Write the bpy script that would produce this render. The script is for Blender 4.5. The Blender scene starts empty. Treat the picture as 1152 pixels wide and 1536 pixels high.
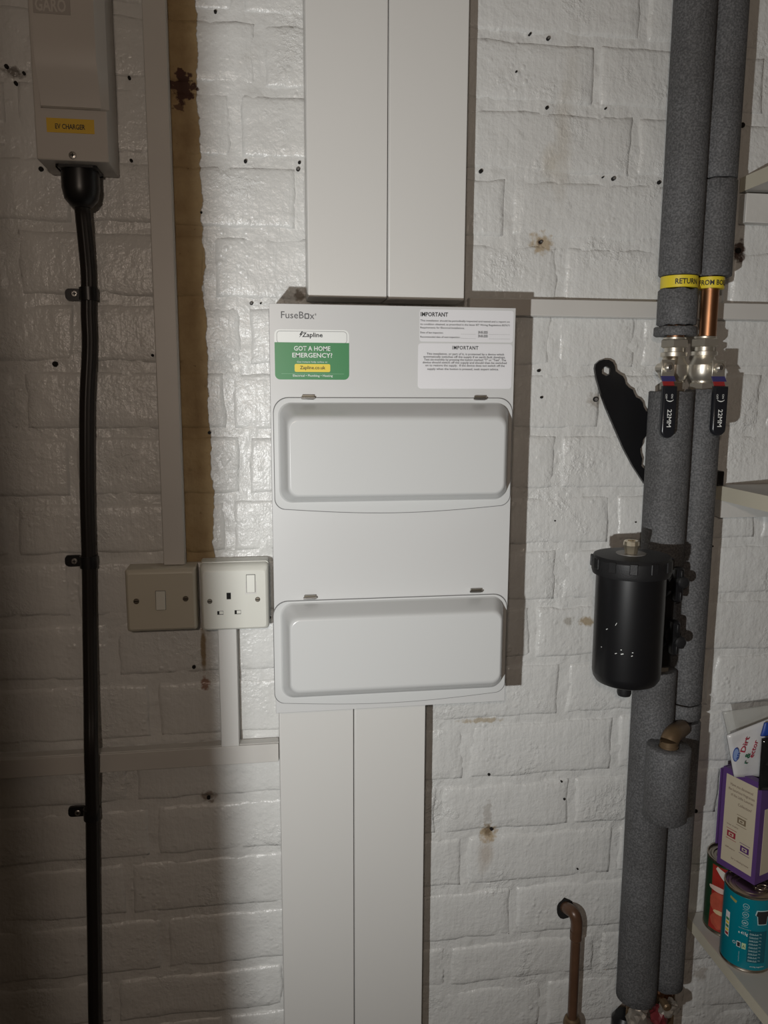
import bpy, bmesh, math, random
from mathutils import Vector, Matrix, noise

random.seed(7)
S = bpy.context.scene
COL = S.collection
Z0 = 1.40          # height of the camera above the floor (m)
D = 1.07           # distance of the camera from the brick wall (m)
F, PITCH, YAW, ROLL = 1200.0, .1532, .1463, .0040

# ------------------------------------------------------------------ camera
_cy, _sy = math.cos(YAW), math.sin(YAW)
_cp, _sp = math.cos(PITCH), math.sin(PITCH)
_cr, _sr = math.cos(ROLL), math.sin(ROLL)
_r = Vector((_cy, -_sy, 0)); FW = Vector((_sy*_cp, _cy*_cp, -_sp)); _u = _r.cross(FW)
RT = _cr*_r + _sr*_u; UP = -_sr*_r + _cr*_u
cd = bpy.data.cameras.new('camera'); cam = bpy.data.objects.new('camera', cd); COL.objects.link(cam)
cd.sensor_fit = 'VERTICAL'; cd.sensor_height = 36; cd.lens = 36*F/1536
cd.clip_start = .02
cam.matrix_world = Matrix(((RT.x, UP.x, -FW.x, 0), (RT.y, UP.y, -FW.y, -D), (RT.z, UP.z, -FW.z, Z0), (0, 0, 0, 1)))
S.camera = cam

# ------------------------------------------------------------------ light
W = bpy.data.worlds.new('world'); S.world = W; W.use_nodes = True
W.node_tree.nodes['Background'].inputs[0].default_value = (.5, .42, .34, 1)
W.node_tree.nodes['Background'].inputs[1].default_value = .006
def lamp(name, loc, power, col, rad):
    l = bpy.data.lights.new(name, 'POINT'); l.energy = power; l.color = col; l.shadow_soft_size = rad
    o = bpy.data.objects.new(name, l); COL.objects.link(o); o.location = loc
    return o
torch = bpy.data.lights.new('work_torch', 'SPOT'); torch.energy = 31.5; torch.color = (.985, .995, .985); torch.shadow_soft_size = .009
torch.spot_size = math.radians(135); torch.spot_blend = 1.0
to = bpy.data.objects.new('work_torch', torch); COL.objects.link(to); to.location = (-.235, -1.09, Z0-.20)
to.rotation_euler = (Vector((.03, 0, Z0-.06))-to.location).to_track_quat('-Z', 'Y').to_euler()
lamp('fill_lamp', (-.12, -1.40, Z0+.17), 8.6, (1, .82, .68), .03)  # added warm fill standing in for ambient light, lifts the shaded parts
S.view_settings.view_transform = 'Standard'; S.view_settings.look = 'None'
S.view_settings.gamma = 1; S.view_settings.use_curve_mapping = False
S.view_settings.exposure = 0.0

# ------------------------------------------------------------------ helpers
def P(px, py, h=0.):
    """a reading from the photograph, as a point h metres in front of the wall plane"""
    d = FW + (px-576)/F*RT - (py-768)/F*UP
    t = (D-h)/d.y
    return Vector((d.x*t, -h, d.z*t + Z0))
def X(px, py, h=0.): return P(px, py, h).x
def Z(px, py, h=0.): return P(px, py, h).z

def link(name, me, mat=None, parent=None, smooth=False):
    """mesh in world coordinates -> object whose origin is the middle of its shape"""
    if len(me.vertices):
        lo = Vector([min(v.co[i] for v in me.vertices) for i in range(3)])
        hi = Vector([max(v.co[i] for v in me.vertices) for i in range(3)])
        c = (lo+hi)/2
        me.transform(Matrix.Translation(-c))
    else: c = Vector()
    o = bpy.data.objects.new(name, me); COL.objects.link(o)
    if mat:
        for m in (mat if isinstance(mat, (list, tuple)) else [mat]): me.materials.append(m)
    if smooth:
        for p in me.polygons: p.use_smooth = True
    if parent:
        o.parent = parent; c = c - wloc(parent)
    o.location = c
    return o
def wloc(o):
    v = Vector(o.location)
    while o.parent: o = o.parent; v += Vector(o.location)
    return v
def fin(name, bm, mat=None, parent=None, smooth=False):
    bmesh.ops.recalc_face_normals(bm, faces=bm.faces)
    me = bpy.data.meshes.new(name); bm.to_mesh(me); bm.free()
    return link(name, me, mat, parent, smooth)
def auto(o, ang=35, flat=False):
    me = o.data
    for p in me.polygons: p.use_smooth = True
    bm = bmesh.new(); bm.from_mesh(me)
    for e in bm.edges:
        if len(e.link_faces) == 2 and e.calc_face_angle(0) > math.radians(ang): e.smooth = False
    bm.to_mesh(me); bm.free()
    for p in me.polygons:
        if len(p.vertices) > 6 or (flat and max(abs(c) for c in p.normal) > .9995): p.use_smooth = False
    return o
def thing(name, loc, label, cat, group=None):
    o = bpy.data.objects.new(name, None); COL.objects.link(o); o.location = loc
    o.empty_display_size = .02
    return tag(o, label, cat, group)
def tag(o, label, cat, group=None):
    o['label'] = label; o['category'] = cat
    if group: o['group'] = group
    return o
def struct(o): o['kind'] = 'structure'; return o
def lab(o, s): o['label'] = s; return o

def boxbm(x0, x1, y0, y1, z0, z1, bev=0, seg=2, bm=None):
    own = bm is None
    if own: bm = bmesh.new()
    r = bmesh.ops.create_cube(bm, size=1)
    for v in r['verts']:
        v.co = Vector(((x0+x1)/2+v.co.x*(x1-x0), (y0+y1)/2+v.co.y*(y1-y0), (z0+z1)/2+v.co.z*(z1-z0)))
    if bev:
        es = list({e for v in r['verts'] for e in v.link_edges})
        bmesh.ops.bevel(bm, geom=es, offset=bev, segments=seg, affect='EDGES', profile=.5)
    return bm
def box(name, x0, x1, h0, h1, z0, z1, mat, parent=None, bev=0, seg=2):
    return auto(fin(name, boxbm(x0, x1, -h1, -h0, z0, z1, bev, seg), mat, parent), 35, True) if bev else \
           fin(name, boxbm(x0, x1, -h1, -h0, z0, z1), mat, parent)
def lathe(name, cx, cy, prof, mat, parent=None, seg=32, ang=30, fn=None, axis='z'):
    """profile of (radius, z) turned about a vertical axis (or an axis along y, then z means y)"""
    bm = bmesh.new(); rings = []
    for r, z in prof:
        ring = []
        for k in range(seg):
            a = 2*math.pi*k/seg; rr = r*(fn(a, z) if fn else 1)
            if axis == 'z': co = (cx+rr*math.cos(a), cy+rr*math.sin(a), z)
            elif axis == 'y': co = (cx+rr*math.cos(a), z, cy+rr*math.sin(a))
            else: co = (z, cx+rr*math.cos(a), cy+rr*math.sin(a))
            ring.append(bm.verts.new(co))
        rings.append(ring)
    for a, b in zip(rings, rings[1:]):
        for k in range(seg): bm.faces.new((a[k], a[(k+1) % seg], b[(k+1) % seg], b[k]))
    bm.faces.new(rings[0]); bm.faces.new(rings[-1])
    bmesh.ops.remove_doubles(bm, verts=bm.verts, dist=1e-6)
    return auto(fin(name, bm, mat, parent), ang)
def tube(name, pts, rad, mat, parent=None, seg=16, lobes=0, smooth_n=0):
    pts = [Vector(p) for p in pts]
    if smooth_n:
        q = []
        for i in range(len(pts)-1):
            p0 = pts[max(i-1, 0)]; p1 = pts[i]; p2 = pts[i+1]; p3 = pts[min(i+2, len(pts)-1)]
            for k in range(smooth_n):
                t = k/smooth_n
                q.append(.5*((2*p1)+(p2-p0)*t+(2*p0-5*p1+4*p2-p3)*t*t+(3*p1-p0-3*p2+p3)*t**3))
        q.append(pts[-1]); pts = q
    bm = bmesh.new(); rings = []; n0 = None
    for i, p in enumerate(pts):
        t = (pts[min(i+1, len(pts)-1)]-pts[max(i-1, 0)]).normalized()
        if n0 is None:
            n0 = t.cross(Vector((0, 1, 0)))
            if n0.length < .1: n0 = t.cross(Vector((1, 0, 0)))
        n0 = (n0 - t*n0.dot(t)).normalized(); b = t.cross(n0)
        if isinstance(rad, (list, tuple)):
            q_ = i/(len(pts)-1)*(len(rad)-1); i0 = min(int(q_), len(rad)-2); r = rad[i0]+(rad[i0+1]-rad[i0])*(q_-i0)
        else: r = rad
        ring = []
        for k in range(seg):
            a = 2*math.pi*k/seg; rr = r*(1+(.06*math.cos(lobes*a) if lobes else 0))
            ring.append(bm.verts.new(p+n0*rr*math.cos(a)+b*rr*math.sin(a)))
        rings.append(ring)
    for a, b in zip(rings, rings[1:]):
        for k in range(seg): bm.faces.new((a[k], a[(k+1) % seg], b[(k+1) % seg], b[k]))
    bm.faces.new(rings[0]); bm.faces.new(rings[-1])
    return auto(fin(name, bm, mat, parent), 50)
def rrect(x0, x1, z0, z1, r, n=6):
    """rounded rectangle outline, counter-clockwise in x,z"""
    out = []
    for cx, cz, a0 in ((x1-r, z1-r, 0), (x0+r, z1-r, 90), (x0+r, z0+r, 180), (x1-r, z0+r, 270)):
        for k in range(n+1):
            a = math.radians(a0+90*k/n); out.append((cx+r*math.cos(a), cz+r*math.sin(a)))
    return out
def loft(name, rings, mat, parent=None, ang=35, cap0=False):
    """rings: list of (outline [(x,z)...], h)"""
    bm = bmesh.new(); rs = [[bm.verts.new((x, -h, z)) for x, z in o] for o, h in rings]
    for a, b in zip(rs, rs[1:]):
        n = len(a)
        for k in range(n): bm.faces.new((a[k], a[(k+1) % n], b[(k+1) % n], b[k]))
    bm.faces.new(rs[-1])
    if cap0: bm.faces.new(rs[0])
    return auto(fin(name, bm, mat, parent), ang)
def slab(name, outline, h0, h1, mat, parent=None, holes=(), bev=0):
    bm = bmesh.new()
    def loop(o, h): 
        vs = [bm.verts.new((x, -h, z)) for x, z in o]
        return vs, [bm.edges.new((vs[i], vs[(i+1) % len(vs)])) for i in range(len(vs))]
    fr = [loop(o, h1) for o in [outline]+list(holes)]
    bk = [loop(o, h0) for o in [outline]+list(holes)]
    for L in (fr, bk):
        if holes: bmesh.ops.triangle_fill(bm, edges=[e for _, es in L for e in es], use_beauty=True)
        else: bm.faces.new(L[0][0])
    for (a, _), (b, _) in zip(fr, bk):
        for i in range(len(a)): bm.faces.new((a[i], a[(i+1) % len(a)], b[(i+1) % len(a)], b[i]))
    if bev:
        bmesh.ops.recalc_face_normals(bm, faces=bm.faces)
        es = [e for e in bm.edges if all(abs(v.co.y+h1) < 1e-6 for v in e.verts) and len(e.link_faces) == 2 and e.calc_face_angle(0) > .8]
        bmesh.ops.bevel(bm, geom=es, offset=bev, segments=2, affect='EDGES', profile=.5)
    return auto(fin(name, bm, mat, parent), 35)

def textmesh(s, bold=0., spacing=1.0):
    c = bpy.data.curves.new('t', 'FONT'); c.body = s; c.size = 1; c.resolution_u = 2
    c.offset = bold; c.space_character = spacing
    o = bpy.data.objects.new('t', c); COL.objects.link(o)
    bpy.context.view_layer.update()
    me = bpy.data.meshes.new_from_object(o.evaluated_get(bpy.context.evaluated_depsgraph_get()))
    bpy.data.objects.remove(o); bpy.data.curves.remove(c)
    return me
CAPH = None
def text(s, x0, x1, zb, cap, h, mat, parent, bold=0., rot=0., name='lettering', fit=True, align='fit', wrapfn=None, spacing=1.0):
    """lettering on a vertical plane h in front of the wall: baseline zb, from x0 to x1, cap height cap"""
    me = textmesh(s, bold, spacing)
    xs = [v.co.x for v in me.vertices]; a, b = min(xs), max(xs)
    k = cap/.70
    kx = (x1-x0)/(b-a) if fit else k
    if rot:
        M = Matrix.Rotation(rot, 4, 'Y')
    for v in me.vertices:
        x = (v.co.x-a)*kx; z = v.co.y*k
        if rot:
            cr, sr = math.cos(rot), math.sin(rot); x, z = x*cr+z*sr, -x*sr+z*cr
        if wrapfn: v.co = wrapfn(x0+x, zb+z)
        else: v.co = (x0+x, -h, zb+z)
    if not wrapfn:
        # face the room
        pass
    o = link(name, me, mat, parent)
    return o

# ------------------------------------------------------------------ materials
def nodes(name):
    m = bpy.data.materials.new(name); m.use_nodes = True; nt = m.node_tree
    return m, nt, nt.nodes['Principled BSDF']
def N(nt, t, **k):
    n = nt.nodes.new(t)
    for a, b in k.items():
        if a.startswith('i_'): n.inputs[a[2:].replace('_', ' ')].default_value = b
        else: setattr(n, a, b)
    return n
def M(name, col, rough=.5, metal=0, var=0., vscale=8, bump=0., bscale=200, spec=.5, alpha=1, trans=0):
    m, nt, b = nodes(name)
    b.inputs['Base Color'].default_value = (*col, 1); b.inputs['Roughness'].default_value = rough
    b.inputs['Metallic'].default_value = metal; b.inputs['Specular IOR Level'].default_value = spec
    if trans: b.inputs['Transmission Weight'].default_value = trans
    if alpha < 1: b.inputs['Alpha'].default_value = alpha
    g = N(nt, 'ShaderNodeNewGeometry')
    if var:
        n = N(nt, 'ShaderNodeTexNoise'); n.inputs['Scale'].default_value = vscale; n.inputs['Detail'].default_value = 4
        nt.links.new(g.outputs['Position'], n.inputs['Vector'])
        r = N(nt, 'ShaderNodeMix', data_type='RGBA')
        r.inputs[6].default_value = (*[c*(1-var) for c in col], 1); r.inputs[7].default_value = (*[min(1, c*(1+var)) for c in col], 1)
        nt.links.new(n.outputs['Fac'], r.inputs[0]); nt.links.new(r.outputs[2], b.inputs['Base Color'])
    if bump:
        n = N(nt, 'ShaderNodeTexNoise'); n.inputs['Scale'].default_value = bscale; n.inputs['Detail'].default_value = 3
        nt.links.new(g.outputs['Position'], n.inputs['Vector'])
        q = N(nt, 'ShaderNodeBump'); q.inputs['Strength'].default_value = bump; q.inputs['Distance'].default_value = .001
        nt.links.new(n.outputs['Fac'], q.inputs['Height']); nt.links.new(q.outputs[0], b.inputs['Normal'])
    return m

def wall_paint(name, masked):
    """thick white gloss paint over rough brick, with bare and rusty places"""
    m, nt, b = nodes(name); L = nt.links.new
    g = N(nt, 'ShaderNodeNewGeometry'); pos = g.outputs['Position']
    def noi(s, d=3, rough=.5, vec=None):
        n = N(nt, 'ShaderNodeTexNoise'); n.inputs['Scale'].default_value = s; n.inputs['Detail'].default_value = d
        n.inputs['Roughness'].default_value = rough; L(vec or pos, n.inputs['Vector']); return n.outputs['Fac']
    def math_(op, a, c=None, clamp=False):
        n = N(nt, 'ShaderNodeMath', operation=op, use_clamp=clamp)
        for i, v in enumerate((a, c)):
            if v is None: continue
            if isinstance(v, (int, float)): n.inputs[i].default_value = v
            else: L(v, n.inputs[i])
        return n.outputs[0]
    def ramp(f, lo, hi):
        n = N(nt, 'ShaderNodeMapRange'); n.inputs[1].default_value = lo; n.inputs[2].default_value = hi
        L(f, n.inputs[0]); return n.outputs[0]
    def mix(f, a, c):
        n = N(nt, 'ShaderNodeMix', data_type='RGBA')
        if isinstance(f, (int, float)): n.inputs[0].default_value = f
        else: L(f, n.inputs[0])
        for i, v in ((6, a), (7, c)):
            if isinstance(v, tuple): n.inputs[i].default_value = (*v, 1)
            else: L(v, n.inputs[i])
        return n.outputs[2]
    col = mix(ramp(noi(5, 5), .35, .7), (.71, .715, .70), (.655, .655, .635))
    col = mix(math_('MULTIPLY', ramp(noi(28, 5, .6), .6, .75), .35), col, (.57, .555, .52))
    bump_h = math_('ADD', math_('MULTIPLY', noi(38, 5, .6), 2.6), math_('MULTIPLY', noi(150, 3), .8))
    crust = ramp(noi(11, 3), .52, .66)
    bump_h = math_('ADD', bump_h, math_('MULTIPLY', math_('MULTIPLY', ramp(noi(85, 4, .65), .45, .62), crust), 1.0))
    # crusts and pimples of thick paint, only in places
    v = N(nt, 'ShaderNodeTexVoronoi'); v.inputs['Scale'].default_value = 95; L(pos, v.inputs['Vector'])
    pim = math_('MULTIPLY', ramp(v.outputs['Distance'], .35, .05), ramp(noi(14, 2), .5, .66))
    bump_h = math_('ADD', bump_h, math_('MULTIPLY', pim, .9))
    # brush drag: vertical streaks
    mp = N(nt, 'ShaderNodeMapping'); mp.inputs['Scale'].default_value = (1, 1, .12); L(pos, mp.inputs['Vector'])
    bump_h = math_('ADD', bump_h, math_('MULTIPLY', noi(130, 2, .5, mp.outputs[0]), .8))
    if masked:
        sx = N(nt, 'ShaderNodeSeparateXYZ'); L(pos, sx.inputs[0])
        x, z = sx.outputs[0], sx.outputs[2]
        def spot(px, py, rx, rz, tint, strength, nscale=130, wob=1.25, edge=.3):
            nonlocal col
            c = P(px, py)
            dx = math_('DIVIDE', math_('SUBTRACT', x, c.x), rx); dz = math_('DIVIDE', math_('SUBTRACT', z, c.z), rz)
            d = math_('SQRT', math_('ADD', math_('MULTIPLY', dx, dx), math_('MULTIPLY', dz, dz)))
            d = math_('ADD', d, math_('MULTIPLY', math_('SUBTRACT', noi(nscale, 3), .5), wob*2))
            f = math_('MULTIPLY', ramp(d, 1+edge, 1-edge), strength)
            col = mix(f, col, tint)
        # unpainted strip beside the trunking
        e = math_('ADD', x, math_('MULTIPLY', math_('SUBTRACT', noi(22, 4, .65), .5), .020))
        zt = Z(300, 0)
        xr_top = X(293, 20); xr_bot = X(321, 830); zb = Z(321, 843)
        slope = (xr_bot-xr_top)/(Z(321, 830)-Z(293, 20))
        edge_r = math_('ADD', math_('MULTIPLY', math_('SUBTRACT', z, Z(293, 20)), slope), xr_top)
        fr = ramp(math_('SUBTRACT', edge_r, e), -.0006, .0006)
        fl = ramp(math_('SUBTRACT', e, X(262, 300)-.012), -.0006, .0006)
        fz = ramp(math_('SUBTRACT', z, zb), -.001, .001)
        strip = math_('MULTIPLY', math_('MULTIPLY', fr, fl), fz)
        bare = mix(ramp(noi(30, 5, .6), .35, .65), (.36, .255, .125), (.27, .18, .085))
        bare = mix(math_('MULTIPLY', ramp(noi(9, 3), .5, .7), .6), bare, (.40, .31, .18))
        bare = mix(ramp(noi(120, 3, .7), .68, .74), bare, (.08, .04, .02))
        col = mix(strip, col, bare)
        bump_h = math_('SUBTRACT', bump_h, math_('MULTIPLY', strip, 2.0))
        for a in STAINS: spot(*a)
    L(col, b.inputs['Base Color'])
    b.inputs['Specular IOR Level'].default_value = .5
    if masked:
        rr = N(nt, 'ShaderNodeMapRange'); L(strip, rr.inputs[0]); rr.inputs[3].default_value = .30; rr.inputs[4].default_value = .8
        L(rr.outputs[0], b.inputs['Roughness'])
    else: b.inputs['Roughness'].default_value = .42
    q = N(nt, 'ShaderNodeBump'); q.inputs['Strength'].default_value = .6; q.inputs['Distance'].default_value = .0019
    L(bump_h, q.inputs['Height']); L(q.outputs[0], b.inputs['Normal'])
    return m
BR = (.30, .20, .11); OC = (.42, .31, .17); GY = (.36, .33, .29)
STAINS = [  # px, py, rx, rz, colour, strength
    (275, 130, .013, .018, (.045, .014, .008), .97, 120, 1.3, .12), (270, 108, .004, .004, (.06, .02, .01), .9, 120, 1.2, .1), (268, 160, .007, .004, (.06, .02, .01), .8, 160, 1.6, .1), (812, 365, .013, .012, OC, .75), (811, 363, .004, .004, (.1, .06, .04), .9),
    (733, 1250, .011, .014, OC, .8), (733, 1246, .006, .008, (.2, .14, .08), .8), (727, 1282, .010, .022, (.5, .43, .36), .6, 45, .9, .6),
    (731, 1220, .006, .02, GY, .5), (845, 215, .010, .055, (.50, .46, .39), .45, 45, .9, .6), (858, 110, .010, .04, (.55, .53, .48), .35, 45, .9, .6), (828, 245, .010, .02, (.52, .47, .38), .5, 45, .9, .6),
    (725, 1081, .028, .0035, (.40, .32, .2), .7), (880, 932, .012, .006, (.36, .28, .17), .85), (852, 932, .008, .006, (.3, .27, .22), .6),
    (305, 972, .0035, .03, (.26, .18, .09), .9, 90, .5), (308, 1026, .006, .008, (.26, .12, .07), .85), (313, 1195, .010, .008, (.2, .15, .11), .8),
    (20, 108, .012, .006, (.1, .08, .06), .8), (1110, 378, .008, .014, (.06, .03, .02), .95), (1050, 1460, .01, .012, (.3, .25, .2), .5),
    (893, 600, .010, .009, (.33, .29, .24), .6), (450, 443, .006, .006, (.2, .16, .12), .8), (60, 256, .0, .0, BR, 0),
]
STAINS = [s for s in STAINS if s[2] > 0]
paint = wall_paint('white_gloss_wall_paint', True)
plain = wall_paint('plain_wall_paint', False)
steelw = M('fuse_box_white_enamel', (.60, .605, .60), .33, var=.015)
doorp = M('fuse_box_cover_plastic', (.60, .61, .605), .24)
trunkw = M('white_pvc', (.69, .685, .66), .38, var=.02, vscale=5)
trunkd = M('dusty_white_pvc', (.60, .585, .555), .42, var=.06, vscale=14)
cream = M('aged_cream_plastic', (.56, .53, .44), .4, var=.05)
offw = M('off_white_plastic', (.66, .66, .60), .35, var=.05)
evw = M('pale_grey_steel', (.50, .475, .44), .42, var=.03)
seam = M('seam_shadow_grey', (.15, .15, .15), .8)
black = M('black_plastic', (.007, .007, .008), .36)
blackm = M('matt_black_plastic', (.010, .010, .011), .5, bump=.15, bscale=600)
handb = M('black_handle_rubber', (.014, .015, .019), .28)
hole = M('hole_black', (.008, .007, .006), .9)
screwm = M('screw_steel', (.45, .44, .42), .38, 1)
screwd = M('tarnished_screw', (.16, .14, .11), .5, .8)
chrome = M('hinge_steel', (.45, .44, .42), .3, 1)
nick = M('nickel_plate', (.66, .62, .54), .36, .85, var=.1, vscale=90)
copper = M('copper', (.42, .21, .11), .38, 1, var=.22, vscale=35)
coppd = M('tarnished_copper', (.17, .115, .065), .45, .5, var=.3, vscale=60)
brownp = M('brown_painted_pipe', (.10, .052, .030), .34, .1, var=.3, vscale=50)
brass = M('vent_brass', (.80, .72, .56), .28, .9)
yel = M('yellow_tape', (.78, .62, .04), .4)
yeld = M('yellow_label', (.66, .42, .03), .5)
ink = M('black_ink', (.02, .02, .022), .6)
inkg = M('grey_ink', (.12, .12, .125), .6)
white = M('white_ink', (.8, .82, .8), .5)
green = M('green_sticker', (.055, .24, .095), .35)
greenl = M('pale_green_line', (.25, .48, .3), .5)
ylogo = M('sticker_yellow', (.80, .62, .06), .4)
stick = M('white_sticker', (.76, .76, .78), .4)
stick2 = M('bright_sticker_white', (.80, .82, .80), .35)
red = M('red_band', (.32, .025, .025), .45)
blue = M('blue_band', (.05, .045, .17), .45)
lam = M('white_laminate_shelf', (.52, .50, .465), .45, var=.06, vscale=20)
lamc = M('cream_shelf_edging', (.66, .62, .50), .4)
batt = M('white_painted_batten', (.62, .61, .58), .5, var=.05, bump=.4, bscale=120)
tin = M('tin_lid', (.52, .46, .38), .3, 1, var=.15, vscale=60)
teal = M('teal_label', (.0, .20, .26), .33)
teald = M('dark_teal_print', (.0, .10, .14), .4)
pale = M('pale_print', (.45, .62, .64), .5)
tomr = M('tomato_red_print', (.38, .03, .022), .35, var=.35, vscale=55)
tomr2 = M('tomato_slice_print', (.50, .10, .06), .35, var=.35, vscale=110)
dkgreen = M('dark_green_label', (.015, .055, .025), .35)
purple = M('purple_card', (.115, .055, .20), .38, var=.12, vscale=30)
creamp = M('cream_card', (.60, .53, .40), .45, var=.04)
browntx = M('brown_print', (.16, .10, .08), .6)
bagw = M('white_pouch_film', (.62, .62, .62), .32, bump=.8, bscale=60)
bagr = M('red_print', (.45, .02, .06), .5)
bagb = M('blue_print', (.02, .06, .30), .4)
clear = M('clear_bag_film', (.62, .62, .58), .18, alpha=.45, bump=.9, bscale=50)
foil = M('crumpled_silver_film', (.42, .38, .33), .3, .6, var=.6, vscale=70, bump=.8, bscale=90)
glossb = M('glossy_black_film', (.012, .012, .012), .08, bump=.5, bscale=50)
grout = M('plug_grey', (.18, .17, .16), .6)
floorm = M('concrete_floor', (.14, .12, .10), .8, var=.2)
ceilm = M('ceiling_paint', (.40, .36, .31), .8)
roomw = M('room_wall_paint', (.22, .19, .16), .8)
boardm = M('brown_board_paint', (.14, .12, .10), .6)
logoplate = M('logo_plate_grey', (.36, .335, .31), .4)

def foam_mat():
    m, nt, b = nodes('grey_foam'); L = nt.links.new
    g = N(nt, 'ShaderNodeNewGeometry')
    n = N(nt, 'ShaderNodeTexNoise'); n.inputs['Scale'].default_value = 430; n.inputs['Detail'].default_value = 2; L(g.outputs['Position'], n.inputs['Vector'])
    n2 = N(nt, 'ShaderNodeTexNoise'); n2.inputs['Scale'].default_value = 12; n2.inputs['Detail'].default_value = 5; L(g.outputs['Position'], n2.inputs['Vector'])
    r = N(nt, 'ShaderNodeValToRGB'); e = r.color_ramp.elements
    e[0].position = .38; e[0].color = (.070, .071, .074, 1); e[1].position = .72; e[1].color = (.160, .161, .166, 1)
    L(n.outputs['Fac'], r.inputs[0])
    x = N(nt, 'ShaderNodeMix', data_type='RGBA', blend_type='MULTIPLY'); x.inputs[0].default_value = .6
    r2 = N(nt, 'ShaderNodeValToRGB'); f = r2.color_ramp.elements
    f[0].position = .35; f[0].color = (.72, .70, .68, 1); f[1].position = .65; f[1].color = (1.15, 1.15, 1.15, 1)
    L(n2.outputs['Fac'], r2.inputs[0]); L(r.outputs[0], x.inputs[6]); L(r2.outputs[0], x.inputs[7]); L(x.outputs[2], b.inputs['Base Color'])
    b.inputs['Roughness'].default_value = .7
    q = N(nt, 'ShaderNodeBump'); q.inputs['Strength'].default_value = .5; q.inputs['Distance'].default_value = .0006
    L(n.outputs['Fac'], q.inputs['Height']); L(q.outputs[0], b.inputs['Normal'])
    return m
foam = foam_mat()

# ------------------------------------------------------------------ the room
def shell(name, x0, x1, y0, y1, z0, z1, mat):
    return struct(fin(name, boxbm(x0, x1, y0, y1, z0, z1), mat))
RX0, RX1, RY0, RZ1 = -1.1, 1.35, -2.6, 2.4
shell('floor', RX0, RX1, RY0, .1, -.1, 0, floorm)
shell('ceiling', RX0, RX1, RY0, .1, RZ1, RZ1+.1, ceilm)
shell('wall_left', RX0-.1, RX0, RY0, .1, 0, RZ1, roomw)
shell('wall_right', RX1, RX1+.1, RY0, .1, 0, RZ1, roomw)
shell('wall_front', RX0, RX1, RY0-.1, RY0, 0, RZ1, roomw)
# added, unseen door standing beside the camera: its edge throws the soft shade over the left of the wall
bm = bmesh.new()
ze, dx0 = Z0-.19, -.2
def shade_edge(z): return -.2005 + (z-ze)*-.0105
bm = boxbm(0, 1, 0, .018, 0, 1)
a = Vector((0, -.83, 0)); 
for v in bm.verts:
    u, w, zz = v.co.x, v.co.y, v.co.z
    z = .3+zz*1.78
    v.co = Vector((shade_edge(z)-u*.30+w*.3, -.83-u*.16-w, z))
shade_board = struct(fin('shade_board_1', bm, boardm))  # unseen blocker, leaned and placed to shape the shade edge

# ---- brick wall: mortar bed + every brick
J = [.50, .418, .340, .2605, .182, .101, .024, -.0545, -.135, -.207, -.285, -.365, -.447, -.5335, -.612, -.693, -.777, -.848, -.93, -1.01]
J = [.66, .58] + J + [-1.09]
J = [j*D+Z0 for j in J]
WX0, WX1, WZ0, WZ1 = -.80, 1.25, J[-1], J[0]
# vertical joints read off the photograph, course by course (x in px, y in px)
V = {2: [(20, 40), (966, 40)], 3: [(110, 80), (896, 115)], 4: [(20, 200), (953, 210)], 5: [(110, 290), (763, 315)],
     6: [(22, 400), (843, 410)], 7: [(115, 500), (832, 520), (958, 520)], 8: [(30, 600), (905, 600)], 9: [(110, 690), (838, 690)],
     10: [(20, 790), (921, 775), (1137, 790)], 11: [(110, 880), (838, 870), (1072, 860)], 12: [(170, 975), (800, 945)], 13: [(232, 1065), (845, 1040), (1068, 1040)],
     14: [(197, 1165), (699, 1120), (922, 1120)], 15: [(230, 1250), (858, 1200)], 16: [(192, 1340), (697, 1290), (922, 1290)], 17: [(247, 1420), (771, 1360)],
     18: [(174, 1500), (672, 1450), (895, 1440)], 19: [(815, 1500)], 20: [(720, 1500)]}
mort = bmesh.new()
def fbm(v, f, seed=0): return noise.fractal(v*f+Vector((seed, seed*2, 0)), 1.0, 2.1, 3)
sx, sz = .0065, .0058
nx = int((WX1-WX0)/sx); nz = int((WZ1-WZ0)/sz)
vs = []
for j in range(nz+1):
    row = []
    for i in range(nx+1):
        x = WX0+(WX1-WX0)*i/nx; z = WZ0+(WZ1-WZ0)*j/nz
        p = Vector((x, 0, z))
        y = .0023 + .0020*fbm(p, 18, 3) + .0016*fbm(p, 75, 9) - .0016*max(0, fbm(p, 5, 5))
        row.append(mort.verts.new((x, min(.009, max(-.0014, y)), z)))
    vs.append(row)
for j in range(nz):
    for i in range(nx): mort.faces.new((vs[j][i], vs[j][i+1], vs[j+1][i+1], vs[j+1][i]))
me = bpy.data.meshes.new('wall_back'); mort.to_mesh(me); mort.free()
wall = struct(link('wall_back', me, paint, None, True))
# solid wall behind, and flush painted render beyond the part of the wall the photograph shows
def wallpart(x0, x1, z0, z1): 
    return fin('render_panel', boxbm(x0, x1, .0, .1, z0, z1), plain, wall)
fin('wall_core', boxbm(WX0, WX1, .012, .1, WZ0, WZ1), plain, wall)
wallpart(RX0, WX0, 0, RZ1); wallpart(WX1, RX1, 0, RZ1); wallpart(WX0, WX1, 0, WZ0); wallpart(WX0, WX1, WZ1, RZ1)

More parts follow.
